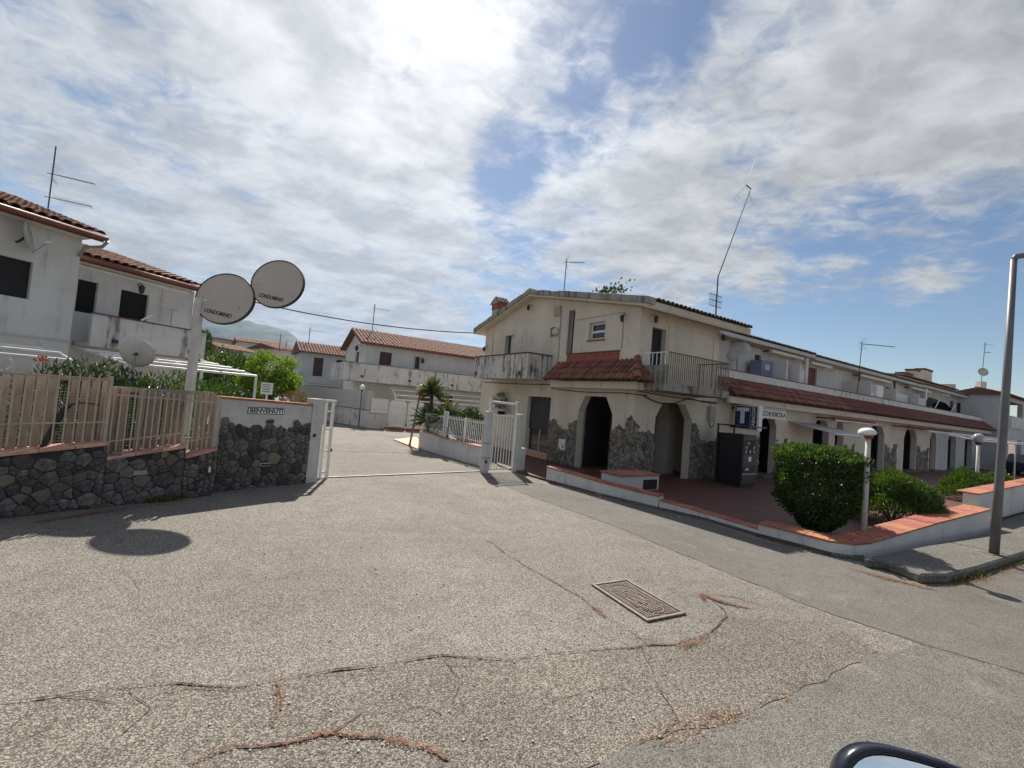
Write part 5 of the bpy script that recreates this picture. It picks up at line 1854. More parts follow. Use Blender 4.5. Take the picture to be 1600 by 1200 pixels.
pd = pv(1153, 549, 1.15)
dish('satellite_dish', 'large pale satellite dish on the first terrace beside the iron balcony', R0(pd.x, pd.y, 3.3), (0, 0, pd.z - 3.3), .46, (-.45, -.85, .3), 'white_wall', arm=True)
bc = thing('blue_cabinet', 'blue sheeted cabinet standing on the first terrace', 'cabinet', R0(pv(1190, 575, .7).x - .3, 1.0, 3.3), ROWROT)
MB().box(.3, 1.3, -.3, .2, 0, 1.35).build('cabinet_body', 'blue_wall', bc, bevel=.01)
MB().box(.5, .85, -.33, -.301, .95, 1.2).build('cabinet_plate', 'dish_grey', bc)
ht = thing('water_heater', 'white boiler hood with hooked flue on the stained terrace', 'boiler', R0(pv(1369, 612, .3).x, .3, 3.3), ROWROT)
MB().box(.15, 1.0, 0, .4, .62, 1.3).build('hood', 'white_plastic', ht, bevel=.05)
MB().tube([(-.1, .2, 0), (-.05, .2, .5), (.14, .2, .85)], .08, 8).build('flue', 'white_plastic', ht)
MB().tube([(.5, .2, 0), (.5, .2, .5)], .03, 6).build('leg', 'white_plastic', ht)
pm = pv(1337, 650, .2)
mt_top = pv(1347, 537, .2)
yagi('terrace_antenna', 'slanting aerial mast with long yagi boom on the stained terrace', R0(pm.x, .2, 3.89) + Z * .0, mt_top.z - 3.8, V((1, .05, .0)), [(mt_top.z - 3.9, 1.7, 'uhf')], lean=((R0(mt_top.x, .2, 0) - R0(pm.x, .2, 0)).x, (R0(mt_top.x, .2, 0) - R0(pm.x, .2, 0)).y))
dc = thing('dark_drape', 'dark sheet draped over drying racks on a terrace', 'drape', R0(pv(1447, 640, .5).x, .5, 3.3), ROWROT)
xw = pv(1492, 645, .5).x - pv(1447, 640, .5).x
mb = MB()
N = 14
vs, fs = [], []
for i in range(N + 1):
    for j in range(7):
        a, b = i / N, j / 6
        z = (math.sin(math.pi * a) ** .45) * (.92 + .12 * noise.noise(V((a * 5, b * 3, 1)))) * (1 - .25 * abs(b - .5))
        vs.append((a * xw, b * .9, z * 1.5))
for i in range(N):
    for j in range(6):
        fs.append((i * 7 + j, (i + 1) * 7 + j, (i + 1) * 7 + j + 1, i * 7 + j + 1))
MB().add(vs, fs).build('sheet', 'leaf_dark' if False else 'black_interior', dc, smooth=True)
MB().tube([(xw * .2, -.02, .4), (xw * .4, -.04, 1.3)], .03, 6).build('white_pole', 'white_metal', dc)
MB().tube([(xw * .78, -.02, .4), (xw * .97, -.04, 1.2)], .03, 6).build('white_pole', 'white_metal', dc)

# ------------------------------------------------------------------ houses beyond the row on the right
VR = 8.0
rx0, rx1, rx2 = pv(1412, 590, VR).x, pv(1497, 595, VR).x, pv(1563, 606, VR).x
ze = pv(1455, 597, VR).z - .1
rh = thing('rear_house', 'house behind the row with red tile roof, three chimneys and roof railing', 'house', R0(rx0, VR, 0), ROWROT)
Lr, L2 = rx1 - rx0, rx2 - rx0
MB().box(0, Lr, .3, 5.7, 0, ze).build('wall', 'cream_wall_low', rh)
MB().box(Lr + .002, L2, .3, 5.7, 0, ze - .9).build('wall', 'grey_white_wall', rh)
MB().plate([(-.1, ze - .05), (3, ze + .3), (6.1, ze - .05)], [], (-.2, 0, 0), Y, Z, X, Lr + .3).build('roof', 'roof_base', rh)
tile_roof(rh, (-.2, -.1, ze), X, V((0, 3.1, .35)), Lr + .3, 3.1, cw=.3, rl=.45, single=False, me=OLD_TILE, mat='old_roof_tile')
MB().plate([(-.3, ze - .95), (3, ze - .55), (6.1, ze - .95)], [], (Lr + .12, 0, 0), Y, Z, X, L2 - Lr).build('roof', 'roof_base', rh)
tile_roof(rh, (Lr + .12, -.3, ze - .9), X, V((0, 3.3, .4)), L2 - Lr, 3.3, cw=.45, rl=.6, single=False, me=OLD_TILE, mat='old_roof_tile')
for (px0, px1, py0, m_) in ((1413, 1424, 581, 'mouldy_concrete'), (1428, 1435, 576, 'cream_wall_low'), (1443, 1455, 575, 'cream_wall_low')):
    xa, xb, zc = pv(px0, 585, VR + 2.4).x - rx0, pv(px1, 585, VR + 2.4).x - rx0, pv(px0, py0, VR + 2.4).z
    c_ = MB().box(xa, xb, 2.3, 3.2, ze, zc - .22).build('chimney', m_, rh, bevel=.02)
    MB().box(xa - .08, xb + .08, 2.22, 3.28, zc - .22, zc).build('chimney_cap', 'roof_base', c_)
zr0 = ze - .55
for i in range(15):
    MB().box(Lr + .5 + i * .36, Lr + .53 + i * .36, 1.0, 1.03, zr0, zr0 + .95).build('railing_bar', 'galvanised', rh)
MB().box(Lr + .4, Lr + .5 + 15 * .36, .99, 1.04, zr0 + .95, zr0 + 1.0).build('handrail', 'galvanised', rh)
MB().box(Lr - .4, Lr + .1, .2, 3.0, ze - .3, ze + .75).build('parapet_end', 'cream_wall_low', rh)
fh = thing('end_house', 'white balconied house closing the far right end of the row', 'house', R0(pv(1566, 650, -1.0).x, -1.0, 0), ROWROT)
MB().plate(rect(0, 12, 0, 5.6), [rect(2.2, 6.5, 3.6, 5.3), rect(2.2, 6.5, .4, 2.4)], (0, 0, 0), X, Z, Y, .3).build('front_wall', 'grey_white_wall', fh)
MB().box(0, .3, .302, 2.8, 0, 5.6).build('side_wall', 'grey_white_wall', fh)
MB().box(.3, 12, 1.6, 1.8, 0, 5.5).build('inner_wall', 'black_interior', fh)
MB().box(2.2, 6.5, -.1, -.002, 3.3, 4.2).build('balcony_front', 'white_wall', fh)
MB().plate([(-.3, 5.6), (1.4, 6.1), (3.1, 5.6)], [], (-.3, 0, 0), Y, Z, X, 12.8).build('roof', 'roof_base', fh)
tile_roof(fh, (-.3, -.3, 5.62), X, V((0, 1.7, .5)), 12.8, 1.75, cw=.3, rl=.5, single=False, me=OLD_TILE, mat='old_roof_tile')
MB().box(-.02, -.001, 2.2, 2.8, 3.9, 4.9).build('window', 'window_glass', fh)
qd = pv(1533, 600, VR + 1.2)
qt, qm = pv(1541, 537, VR + 1.2), pv(1538, 583, VR + 1.2)
an = yagi('roof_antenna', 'aerial mast with round dish above the far right roofs', R0(qd.x, qd.y, qd.z), qt.z - qd.z, V((1, 0, 0)), [(qt.z - qd.z - .35, 1.3, 'uhf'), (qt.z - qd.z - 1.5, .9, 'vhf')], lean=(.35, 0), r=.04)
MB().lathe([(.02, 0), (.35, .03), (.62, .11), (.63, .12), (.35, .05), (.02, .02)], 20, V((.06, -.08, qm.z - qd.z)), V((-.3, -1, .25))).build('dish', 'dish_grey', an, smooth=True)
MB().box(-.45, .45, -.35, .35, -1.0, .35).build('plinth', 'cream_wall_low', an)

# parked car far right
def car(name, label, loc, rz, paint):
    t = thing(name, label, 'car', loc, rz)
    side = [(-2.0, .35), (2.0, .35), (2.05, .7), (1.9, .85), (1.0, .95), (.35, 1.42), (-1.1, 1.45), (-1.75, 1.0), (-2.05, .9)]
    MB().plate(side, [], (0, -.82, 0), X, Z, Y, 1.64).build('body', paint, t, bevel=.05, seg=2)
    MB().plate([(.85, .98), (.33, 1.36), (-1.02, 1.38), (-1.5, 1.0)], [], (0, -.828, 0), X, Z, Y, 1.656).build('side_window', 'window_glass', t)
    for x in (-1.3, 1.3):
        for y in (-.80, .62):
            wl_ = MB().lathe([(.31, 0), (.33, .05), (.33, .15), (.31, .2)], 18, (x, y - .02, .33), Y).build('wheel', 'rubber', t)
            MB().lathe([(.2, 0), (.18, .03)], 12, (x, y - .05 if y < 0 else y + .18, .33), Y).build('rim', 'galvanised', wl_)
    return t


car('parked_car', 'dark parked car glimpsed behind the far end of the terrace', R0(36, -2.6, 0), ROWROT, 'car_navy')

# ------------------------------------------------------------------ shrubs and lamps on the terrace
rng = random.Random(33)
tb = G(1285, 838, TZ)
bush = thing('clipped_bush', 'large clipped round topped bush with glossy leaves at the terrace corner', 'bush', tb + V((.05, .25, 0)))
sc = tb.length / FPX * 1.0
k = (tb - EYE).dot(FW) / FPX


def bush_pts(n):
    out = []
    while len(out) < n:
        a = rng.uniform(0, 2 * math.pi)
        h = rng.random()
        # width profile from foot to flat top
        w = .22 + .62 * min(1, h / .42) ** .8 if h < .42 else .84 + .02 * math.sin(h * 9)
        w *= (1 - max(0, (h - .86) / .14) ** 2 * .42)
        d = V((math.cos(a), math.sin(a), h * 2))
        w *= 1 + .28 * noise.noise(d * 2.3) + .12 * noise.noise(d * 6)
        r = (.62 + .38 * rng.random() ** .45) if rng.random() < .85 else rng.random()
        if h > .9:
            r = rng.random() ** .5
        p = V((math.cos(a) * w * r * .86, math.sin(a) * w * r * .86, .10 + h * 1.50 + .05 * noise.noise(V((math.cos(a) * 2, math.sin(a) * 2, 3)))))
        out.append(p)
    return out


leaf_mesh('foliage', 'leaf_dark', bush_pts(12000), .068, 1.55, rng, .5, (0, 0, .9), parent=bush)
leaf_mesh('young_shoots', 'leaf_oleander_pale', [p + V((0, 0, .05)) for p in bush_pts(20000) if p.z > 1.38][:3200], .065, 1.6, rng, 1.2, (0, 0, .7), parent=bush)
for i in range(5):
    a = i * 1.3
    MB().tube([(math.cos(a) * .03, math.sin(a) * .03, 0), (math.cos(a) * .1, math.sin(a) * .1, .4), (math.cos(a) * .35, math.sin(a) * .35, 1.1)], [.035, .028, .01], 6).build('stem', 'bark', bush)


def oleander(label, base, rx, ry, h, seed, n=2600):
    rng = random.Random(seed)
    t = thing('oleander', label, 'bush', base, ROWROT, 'oleander bushes behind the terrace wall')
    vs, fs = [], []
    for i in range(n):
        a = rng.uniform(0, 2 * math.pi)
        el = math.asin(rng.random() ** .8)
        d = V((math.cos(a) * math.cos(el), math.sin(a) * math.cos(el), math.sin(el)))
        q = 1 + .2 * noise.noise(d * 2.6 + V((seed, 0, 0)))
        r = q * (.70 + .30 * rng.random() ** .5)
        p = V((d.x * rx * r, d.y * ry * r, .08 + d.z * h * r))
        dd = (d * .8 + V((rng.gauss(0, .5), rng.gauss(0, .5), .55 + rng.gauss(0, .3)))).normalized()
        s = dd.cross(V((rng.gauss(0, 1), rng.gauss(0, 1), rng.gauss(0, 1)))).normalized()
        L = rng.uniform(.10, .16)
        w = .012
        k = len(vs)
        nn_ = dd.cross(s)
        vs += [p, p + dd * L * .45 + s * w + nn_ * .004, p + dd * L - Z * L * .12, p + dd * L * .45 - s * w + nn_ * .004]
        fs += [(k, k + 1, k + 2, k + 3)]
    MB().add(vs, fs).build('foliage', 'leaf_oleander_pale', t)
    for i in range(7):
        a = i * .9
        MB().tube([(math.cos(a) * .05, math.sin(a) * .05, 0), (math.cos(a) * rx * .6, math.sin(a) * ry * .6, h * .65)], [.02, .008], 5).build('stem', 'bark', t)
    return t


ob = G(1425, 822, TZ)
oleander('rounded oleander bush between the clipped bush and the orange coping', ob + dB * .35 + dA * .0, 1.0, .85, 1.02, 1, 13000)
ob = G(1532, 785, TZ)
oleander('smaller oleander bush beside the globe lamp near the street lamp', ob + dB * .3, .95, .75, .85, 2, 9000)
ob = G(1572, 776, TZ)
oleander('low oleander bush half hidden behind the street lamp pole', ob + dB * .3 + dA * .5, .75, .6, .7, 3, 6000)


def globe_lamp(label, base, h, kind, lean=(0, 0), r=.035, post='grey_plaster_post', gr=.17):
    t = thing('globe_lamp', label, 'lamp', base, 0, 'globe lamps on posts')
    top = V((lean[0], lean[1], h))
    MB().tube([(0, 0, 0), top * .5, top], [r * 1.15, r, r * .9], 10).build('post', post, t, smooth=True)
    MB().lathe([(r * 1.9, 0), (r * 1.9, .03), (r * 1.2, .05)], 10, (0, 0, 0)).build('foot', post, t)
    MB().lathe([(r * .9, 0), (r * 1.7, .05), (r * 1.9, .10)], 10, top).build('collar', 'red_brown_panel' if kind == 'broken' else 'iron_black', t)
    c = top + Z * (.09 + gr * .9)
    if kind == 'broken':     # only the upper white cap of the globe is left, sitting askew
        prof = [(gr * math.sin(t_) * 1.05, gr * math.cos(t_) * .62) for t_ in [math.pi * (.5 - .5 * k / 7) for k in range(7)]]
        MB().lathe([(gr * .9, -.05), (gr * 1.1, -.03)] + prof, 16, top + Z * .13 + V((-.03, 0, 0)), V((-.12, .0, 1))).build('globe', 'globe_white', t, smooth=True)
        MB().tube([top + V((0, 0, .10)), top + V((-.03, 0, .14))], .03, 6).build('bulb_holder', 'brick', t)
    else:
        mt_ = {'clear': 'globe_clear', 'yellow': 'globe_yellow', 'white': 'globe_white'}[kind]
        MB().sphere(c, gr, 18, 12).build('globe', mt_, t, smooth=True)
        if kind == 'clear':
            MB().sphere(c - V((0, gr * .95, 0)) * 1.0 + V((.01, 0, -.03)), gr * .28, 10, 8).build('bulb', 'globe_white', t, smooth=True)
    return t


b1 = G(1349, 834, .25)
globe_lamp('post lamp with broken white globe cap beside the clipped bush', b1, hz(1357, 678, b1) - .25 - .10, 'broken', gr=.13, r=.045)
b2 = G(1525, 783, TZ)
globe_lamp('post lamp with flattened clear globe beside the street lamp', b2, hz(1529, 690, b2) - TZ - .12, 'clear', gr=.165, r=.05)
b3 = G(640, 696, .03)
globe_lamp('leaning drive lamp with yellow globe beside the planter wall', b3, hz(653, 612, b3) - .03 - .1, 'yellow', lean=(.22, 0), gr=.16, r=.035, post='lamp_post_metal')
b4 = G(560, 667, 0)
globe_lamp('upright drive lamp with white globe beside the far white wall', b4, hz(565, 606, b4) - .2, 'white', gr=.15, r=.035, post='lamp_post_metal')

# street lamp
sb = G(1553, 866, .14)
sl_ = thing('street_lamp', 'tall grey street lamp post with arm at the right edge of the pavement', 'street lamp', sb)
Ht = hz(1588, 402, sb) - .14
MB().tube([(0, 0, 0), (0.04, 0, 1.2), (.10, 0, Ht * .6), (.14, 0, Ht)], [.068, .064, .056, .045], 14).build('post', 'lamp_post_metal', sl_, smooth=True)
MB().tube([(.14, 0, Ht - .02), (.17, 0, Ht + .05), (.5, -.03, Ht + .12), (1.5, -.1, Ht + .2)], .05, 10).build('arm', 'lamp_post_metal', sl_, smooth=True)
MB().box(1.4, 2.0, -.22, .02, Ht + .15, Ht + .27).build('lamp_head', 'lamp_post_metal', sl_, bevel=.03)
MB().box(-.14, .14, -.1, .1, -.004, .01).build('foot_pad', 'concrete_walk', sl_, bevel=.004)

# tile apron with the yellow lamp at the planter corner
ap = thing('tile_apron', 'small triangular pink tiled apron at the foot of the drive lamp', 'paving', G(615, 688))
o = G(615, 688)
tri = [G(615, 688) - o, G(655, 704) - o, G(656, 690) - o, G(650, 684) - o]
MB().plate([(p.x, p.y) for p in tri], [], (0, 0, .0), X, Y, Z, .05).build('slab', 'coping_pale', ap)

# ------------------------------------------------------------------ plants by the planter wall
def yucca(label, base, trunk_h, r, n, seed, group='yuccas in the planter'):
    rng = random.Random(seed)
    t = thing('yucca', label, 'plant', base, 0, group)
    MB().tube([(0, 0, 0), (.04, .03, trunk_h * .5), (.02, 0, trunk_h)], [.10, .08, .06], 8).build('trunk', 'bark', t)
    vs, fs = [], []
    for i in range(n):
        a = rng.uniform(0, 2 * math.pi)
        el = rng.uniform(-.5, 1.45)
        d = V((math.cos(a) * math.cos(el), math.sin(a) * math.cos(el), math.sin(el)))
        L = r * rng.uniform(.75, 1.1)
        s = d.cross(Z).normalized() * .034
        p = V((.02, 0, trunk_h)) + d * .04
        k = len(vs)
        m1 = p + d * L * .5
        tip = p + d * L - Z * L * .18 * math.cos(el)
        vs += [p - s * .6, p + s * .6, m1 + s, tip, m1 - s]
        fs.append((k, k + 1, k + 2, k + 3, k + 4))
    MB().add(vs, fs).build('leaves', 'leaf_yucca', t)
    return t


yp = pw0 + pn * 1.3
gy = lambda x, Yd: V((atY(x, 640, Yd).x, Yd, 0))
yucca('tall yucca with a round leaf head on a trunk behind the planter wall', gy(672, 17.6), 2.2, .72, 150, 1)
yucca('lower spreading yucca in front of the tall one', gy(700, 16.7), 1.25, .85, 150, 2)
yucca('small yucca crown drooping at the planter corner', gy(668, 17.2), 1.1, .8, 110, 3)
shrub('round_shrub', 'dense dark rounded shrub between yuccas and the gate', 'shrub', gy(737, 15.9), (.6, .6, .65), 'leaf_dark', 4200, .07, 1.7, 5, stem=.4)

# ------------------------------------------------------------------ left house
LZ = R(20)
dl = V((math.sin(LZ), math.cos(LZ), 0))
lp = V((dl.y, -dl.x, 0))            # out from the wall, towards the drive
la = G(305, 449, 5.4)
la.z = 0
LR = math.pi / 2 - LZ
# local: x along dl, y = -lp (into the house)
lh = thing('left_house', 'white two storey house with red gutters and tiled roofs behind the stone wall', 'house', la, LR)
MB().plate(rect(-3.95, 0, 0, 5.22), [rect(-3.46, -2.95, 3.72, 4.72), rect(-2.33, -1.5, 2.8, 4.70)], (0, 0, 0), X, Z, Y, .28).build('rear_block_wall', 'white_wall', lh)
MB().box(-.28, -.002, .282, 6, 0, 5.22).build('end_wall', 'white_wall', lh)
for (a, b, c, d) in ((-3.46, -2.95, 3.72, 4.72), (-2.33, -1.5, 2.8, 4.70)):
    s_ = MB()
    n = int((d - c) / .06)
    for i in range(n):
        z = c + (d - c) * i / n
        s_.add([(a + .002, .12, z), (b - .002, .12, z), (b - .002, .09, z + (d - c) / n), (a + .002, .09, z + (d - c) / n)], [(0, 1, 2, 3)])
    s_.build('shutter', 'black_interior', lh)
bal = MB().box(-3.44, -.003, -.9, -.002, 2.68, 2.80).build('balcony_slab', 'stained_white', lh)
MB().box(-3.44, -.003, -.9, -.78, 2.802, 3.66).build('parapet', 'stained_white', bal)
MB().box(-3.44, -.003, -.93, -.75, 3.662, 3.70).build('parapet_cap', 'roof_base', bal)
for x in (-2.9, -.6):
    MB().box(x, x + .12, -.99, -.901, 2.86, 2.96).build('scupper', 'iron_black', bal)
MB().plate(rect(-12, -3.95, 0, 5.75), [rect(-6.5, -4.9, 3.72, 4.72)], (0, -1.0, 0), X, Z, Y, .28).build('front_block_wall', 'white_wall', lh)
MB().box(-4.23, -3.952, -.718, .0, 0, 5.75).build('front_block_side', 'white_wall', lh)
MB().box(-6.498, -4.902, -.88, -.84, 3.722, 4.718).build('shutter', 'black_interior', lh)
# the lower edge strip of the front block
MB().box(-12, -3.93, -1.03, -1.001, 2.72, 2.78).build('string_course', 'grey_white_wall', lh)
# roofs
for (x0, x1, y0, ze, L, nm) in ((-3.9, .04, -.42, 5.40, 5.4, 'rear'), (-12.0, -3.68, -1.5, 5.90, 5.2, 'front')):
    sl = .255 if nm == 'rear' else .295
    e2 = V((0, 1, sl)).normalized()
    MB().plate([(y0, ze - .10), (y0 + L, ze - .10 + L * sl), (y0 + L, ze - .02 + L * sl), (y0, ze - .02)], [], (x0, 0, 0), Y, Z, X, x1 - x0).build('roof_slab', 'roof_base', lh)
    tile_roof(lh, (x0, y0, ze), X, e2, x1 - x0, 2.9 if nm == 'rear' else 2.6, cw=.25, rl=.33, me=OLD_TILE, seed=9, rows=9)
    tile_roof(lh, V((x0, y0, ze)) + e2 * (2.9 if nm == 'rear' else 2.6), X, e2, x1 - x0, L * 1.06 - 2.8, cw=.25, rl=.33, me=OLD_TILE, seed=9, single=False, mat='old_roof_tile')
    pts = []
    gt_ = MB().tube([(x0, y0 - .05, ze - .09), (x1 + .04, y0 - .05, ze - .09)], .075, 8).build('gutter', 'gutter_red', lh, smooth=True)
    MB().box(x0, x1, y0 + .03, y0 + .06, ze - .2, ze - .1).build('fascia', 'gutter_red', lh)
    MB().box(x0, x1 - .3, y0 + .061, (-.002 if nm == 'rear' else -1.002), ze - .22, ze - .16).build('soffit', 'white_wall', lh)
MB().tube([(.03, -.47, 5.28), (.03, -.2, 5.0), (.03, -.06, 4.8), (.03, -.06, 0)], .045, 8).build('downpipe', 'gutter_red', lh, smooth=True)
MB().tube([(-3.6, -1.5, 5.75), (-3.62, -1.3, 5.6), (-3.9, -1.06, 5.5), (-4.0, -1.06, 5.2)], .045, 8).build('downpipe', 'galvanised', lh, smooth=True)
MB().tube([(-3.6, -.02, 5.12), (-.2, -.02, 5.12)], .06, 6).build('awning_roll', 'white_plastic', lh)
wall_lantern(lh, (-1.9, 0, 4.95), -Y, 1.3)
MB().tube([(-.9, -.3, 2.8), (-.9, -.3, 4.35)], .015, 5).build('drying_pole', 'galvanised', lh)
MB().tube([(-1.1, -.3, 4.33), (-.7, -.3, 4.36)], .012, 5).build('drying_bar', 'galvanised', lh)
MB().tube([(-2.2, -.95, 3.7), (-1.9, -.95, 3.95)], .03, 6).build('white_stick', 'white_plastic', lh)
# hipped end of the front block roof is cut square; dish on the front block
wp = Wp(38, 370, la + lp * 1.35, dl)
lc_ = wp
dsh = dish('satellite_dish', 'pale satellite dish on a wall bracket of the left house', lc_ - Z * .0, (0, 0, 0), .42, (.9, .75, .25), 'dish_grey', pole=False)
q = -lp * .38
MB().tube([V((0, 0, -.02)), q * .5 - Z * .1, q - Z * .12], .03, 6).build('bracket', 'iron_black', dsh)
ab = Wp(76, 318, la - lp * 1.5, dl)
yagi('roof_antenna', 'television antenna with two booms on the left house roof', ab, Wp(86, 228, la - lp * 1.5, dl).z - ab.z, dl * .6 + lp * .5 , [(.95, 1.0, 'uhf'), (.2, 1.0, 'vhf')], mat='antenna_metal')
# pergolas of the left house
pg2 = thing('garden_pergola', 'white pipe pergola attached to the left house behind the sign post', 'pergola', la, LR)
for (y, z) in ((-1.0, 2.55), (-1.7, 2.46), (-2.35, 2.36), (-3.0, 2.24)):
    MB().tube([(-3.6, y, z), (.5 if y > -1.9 else .52, y, z)], .04, 8).build('rail', 'white_metal', pg2)
for x in (-3.6, -1.5, .5):
    MB().tube([(x, -.03, 2.68), (x, -3.0, 2.24)], .03, 8).build('rafter', 'white_metal', pg2)
    MB().tube([(x, -3.0, 0), (x, -3.0, 2.24)], .045, 8).build('post', 'white_metal', pg2)
pg1 = thing('garden_pergola', 'white pipe pergola with scroll ironwork at the left edge', 'pergola', la, LR)
for (y, z) in ((-1.7, 2.44), (-2.1, 2.36), (-2.6, 2.20)):
    MB().tube([(-11, y, z), (-4.6, y, z)], .035, 8).build('rail', 'white_metal', pg1)
for x in (-9, -7, -4.6):
    MB().tube([(x, -1.03, 2.62), (x, -2.6, 2.20)], .03, 8).build('rafter', 'white_metal', pg1)
    MB().tube([(x, -2.6, 0), (x, -2.6, 2.20)], .05, 8).build('post', 'white_metal', pg1)
for x in (-5.9, -5.1):
    MB().tube([(x + .22 * math.cos(t_ / 12 * 2 * math.pi), -2.6, 1.98 + .17 * math.sin(t_ / 12 * 2 * math.pi)) for t_ in range(13)], .018, 5, False).build('scroll', 'white_metal', pg1)

# garden hedge of oleanders behind the fence
HED = [((95, 575), 9.6, (.9, .8, .95), 1), ((150, 570), 10.2, (.9, .8, 1.05), 2), ((205, 590), 9.2, (.7, .7, .85), 3), ((255, 590), 9.8, (.9, .7, .9), 4), ((318, 598), 11.5, (.9, .8, .85), 5)]
for (px_, Yd, rad, sd_i) in HED:
    c = atY(px_[0], px_[1], Yd)
    zt_ = c.z + .02
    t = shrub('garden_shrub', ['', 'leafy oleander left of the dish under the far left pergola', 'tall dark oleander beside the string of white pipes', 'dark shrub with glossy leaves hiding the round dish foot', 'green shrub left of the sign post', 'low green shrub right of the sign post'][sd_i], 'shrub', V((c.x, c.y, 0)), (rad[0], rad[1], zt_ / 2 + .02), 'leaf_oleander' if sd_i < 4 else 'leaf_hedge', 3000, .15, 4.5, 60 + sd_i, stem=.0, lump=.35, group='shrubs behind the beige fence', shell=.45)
pk = atY(66, 563, 10.8)
fl = leaf_mesh('blossom', 'flower', [V((random.gauss(0, .07), random.gauss(0, .07), random.gauss(0, .05) + pk.z)) for _ in range(50)], .07, 1.2, random.Random(4), parent=None)
flt = thing('flowering_stem', 'single pink oleander flower head near the scroll ironwork', 'flower', (pk.x, pk.y, 0))
fl.parent = flt
MB().tube([(0, 0, 0), (.03, 0, pk.z)], .012, 5).build('stem', 'bark', flt)
dp = atY(213, 553, 9.6)
dish('satellite_dish', 'round grey dish facing away above the garden shrubs', V((dp.x, dp.y, 0)), (0, 0, dp.z), .32, (-.35, .9, .35), 'dish_grey', arm=False)
nb2 = thing('notice_board', 'small white printed notice board above the welcome wall', 'sign', V((atY(417, 607, 11.5).x, 11.5, 0)))
cz = atY(417, 607, 11.5).z
MB().box(-.15, .15, -.01, .01, cz - .15, cz + .15).build('board', 'white_plastic', nb2)
for i in range(5):
    MB().box(-.11, .11 - .03 * (i % 2), -.014, -.011, cz + .09 - i * .045, cz + .105 - i * .045).build('printed_line', 'machine_grey', nb2)
MB().box(-.02, .02, .011, .04, 0, cz).build('post', 'white_metal', nb2)

# ------------------------------------------------------------------ round tree and hedges beyond
tp = atY(424, 590, 25)
rng = random.Random(8)
tree = thing('round_tree', 'bright green round headed tree beyond the welcome wall', 'tree', V((tp.x, tp.y, 0)))
MB().tube([(0, 0, 0), (.05, 0, 1.0), (0, .05, 1.9)], [.16, .13, .09], 8).build('trunk', 'bark', tree)
for i in range(7):
    a = i * .9
    MB().tube([(0, 0, 1.4), (math.cos(a) * .6, math.sin(a) * .6, 2.3), (math.cos(a) * 1.1, math.sin(a) * 1.1, 3.0)], [.07, .05, .02], 6).build('limb', 'bark', tree)
ctop = hz(424, 541, V((tp.x, tp.y, 0)))
cc = V((0, 0, ctop - 1.62))
pts = []
for i in range(70):
    d = V((rng.gauss(0, 1), rng.gauss(0, 1), rng.gauss(0, .9))).normalized()
    c = cc + V((d.x * 1.3, d.y * 1.3, d.z * 1.2)) * (.75 + .35 * rng.random())
    for _ in range(130):
        e = V((rng.gauss(0, 1), rng.gauss(0, 1), rng.gauss(0, 1))).normalized()
        pts.append(c + V((e.x, e.y, e.z * .7)) * .42 * rng.random() ** .4)
leaf_mesh('crown', 'leaf_bright', pts, .15, 2.2, rng, -.1, cc, parent=tree, droop=.25)
for (px_, py_, Yd, rx, lab) in ((330, 572, 30, 2.4, 'low green hedge right of the sign post'), (362, 578, 27, 2.0, 'rounded green hedge left of the round tree'), (312, 555, 42, 2.6, 'dark far shrub close to the left house edge'), (345, 556, 45, 3.0, 'grey green far shrub below the terracotta houses')):
    c = atY(px_, py_, Yd)
    shrub('hedge', lab, 'hedge', V((c.x, c.y, 0)), (rx, 1.6, (c.z + .9) / 2), 'leaf_hedge' if Yd < 40 else 'leaf_dark', 2400, .26, 2.0, int(px_), stem=0, group='hedges beyond the left house')
cy = atY(318, 545, 40)
cyp = shrub('cypress', 'narrow dark cypress close behind the left house corner', 'tree', V((cy.x, cy.y, 0)), (.8, .8, 3.0), 'leaf_dark', 1800, .25, 2, 91, stem=.2)
bl = atY(462, 603, 24)
shrub('red_shrub', 'reddish shrub between round tree and small white house', 'shrub', V((bl.x, bl.y, 0)), (.75, .7, .8), 'leaf_red', 1300, .12, 2, 92, stem=.1)

# ------------------------------------------------------------------ far white wall with palings and gates
fA, fB, fC = G(497, 655), G(575, 668.5), G(662, 674)
fw1 = path_wall('paling_wall', 'stained white boundary wall along the far side of the drive', 'wall', [fA + (fA - fB) * .6, fA, fB], [.95, .95, .95], .2, 'stained_white', True, copmat='roof_base', side=1, tile=.5)
pf = thing('paling_fence', 'weathered grey white paling fence on the far boundary wall', 'fence', fB)
fence_pickets(pf, fA - fB + (fA - fB) * .5, V((0, 0, 0)), 56, .99, 2.0, .17, 'grey_white_wall', name='paling', tip=False)
dAf = (fC - fB).normalized()
gAf = fB + dAf * .95
fw2 = path_wall('paling_wall', 'short stained white wall left of the double garden gate', 'wall', [fB, gAf], [.8, .8], .2, 'stained_white', True, copmat='red_brown_panel', side=1, tile=.5)
pf2 = thing('paling_fence', 'short white pointed paling fence beside the double garden gate', 'fence', fB)
fence_pickets(pf2, dAf * .05, gAf - fB, 11, .84, 1.66, .075, 'white_metal', name='paling', tip=True)
gl2 = (fC - gAf).length
gg = thing('garden_gate', 'white double garden gate with pointed palings on a red step', 'gate', gAf, math.atan2(dAf.y, dAf.x))
MB().box(-.1, gl2 + .1, -.25, .2, 0, .12).build('red_step', 'red_brown_panel', gg)
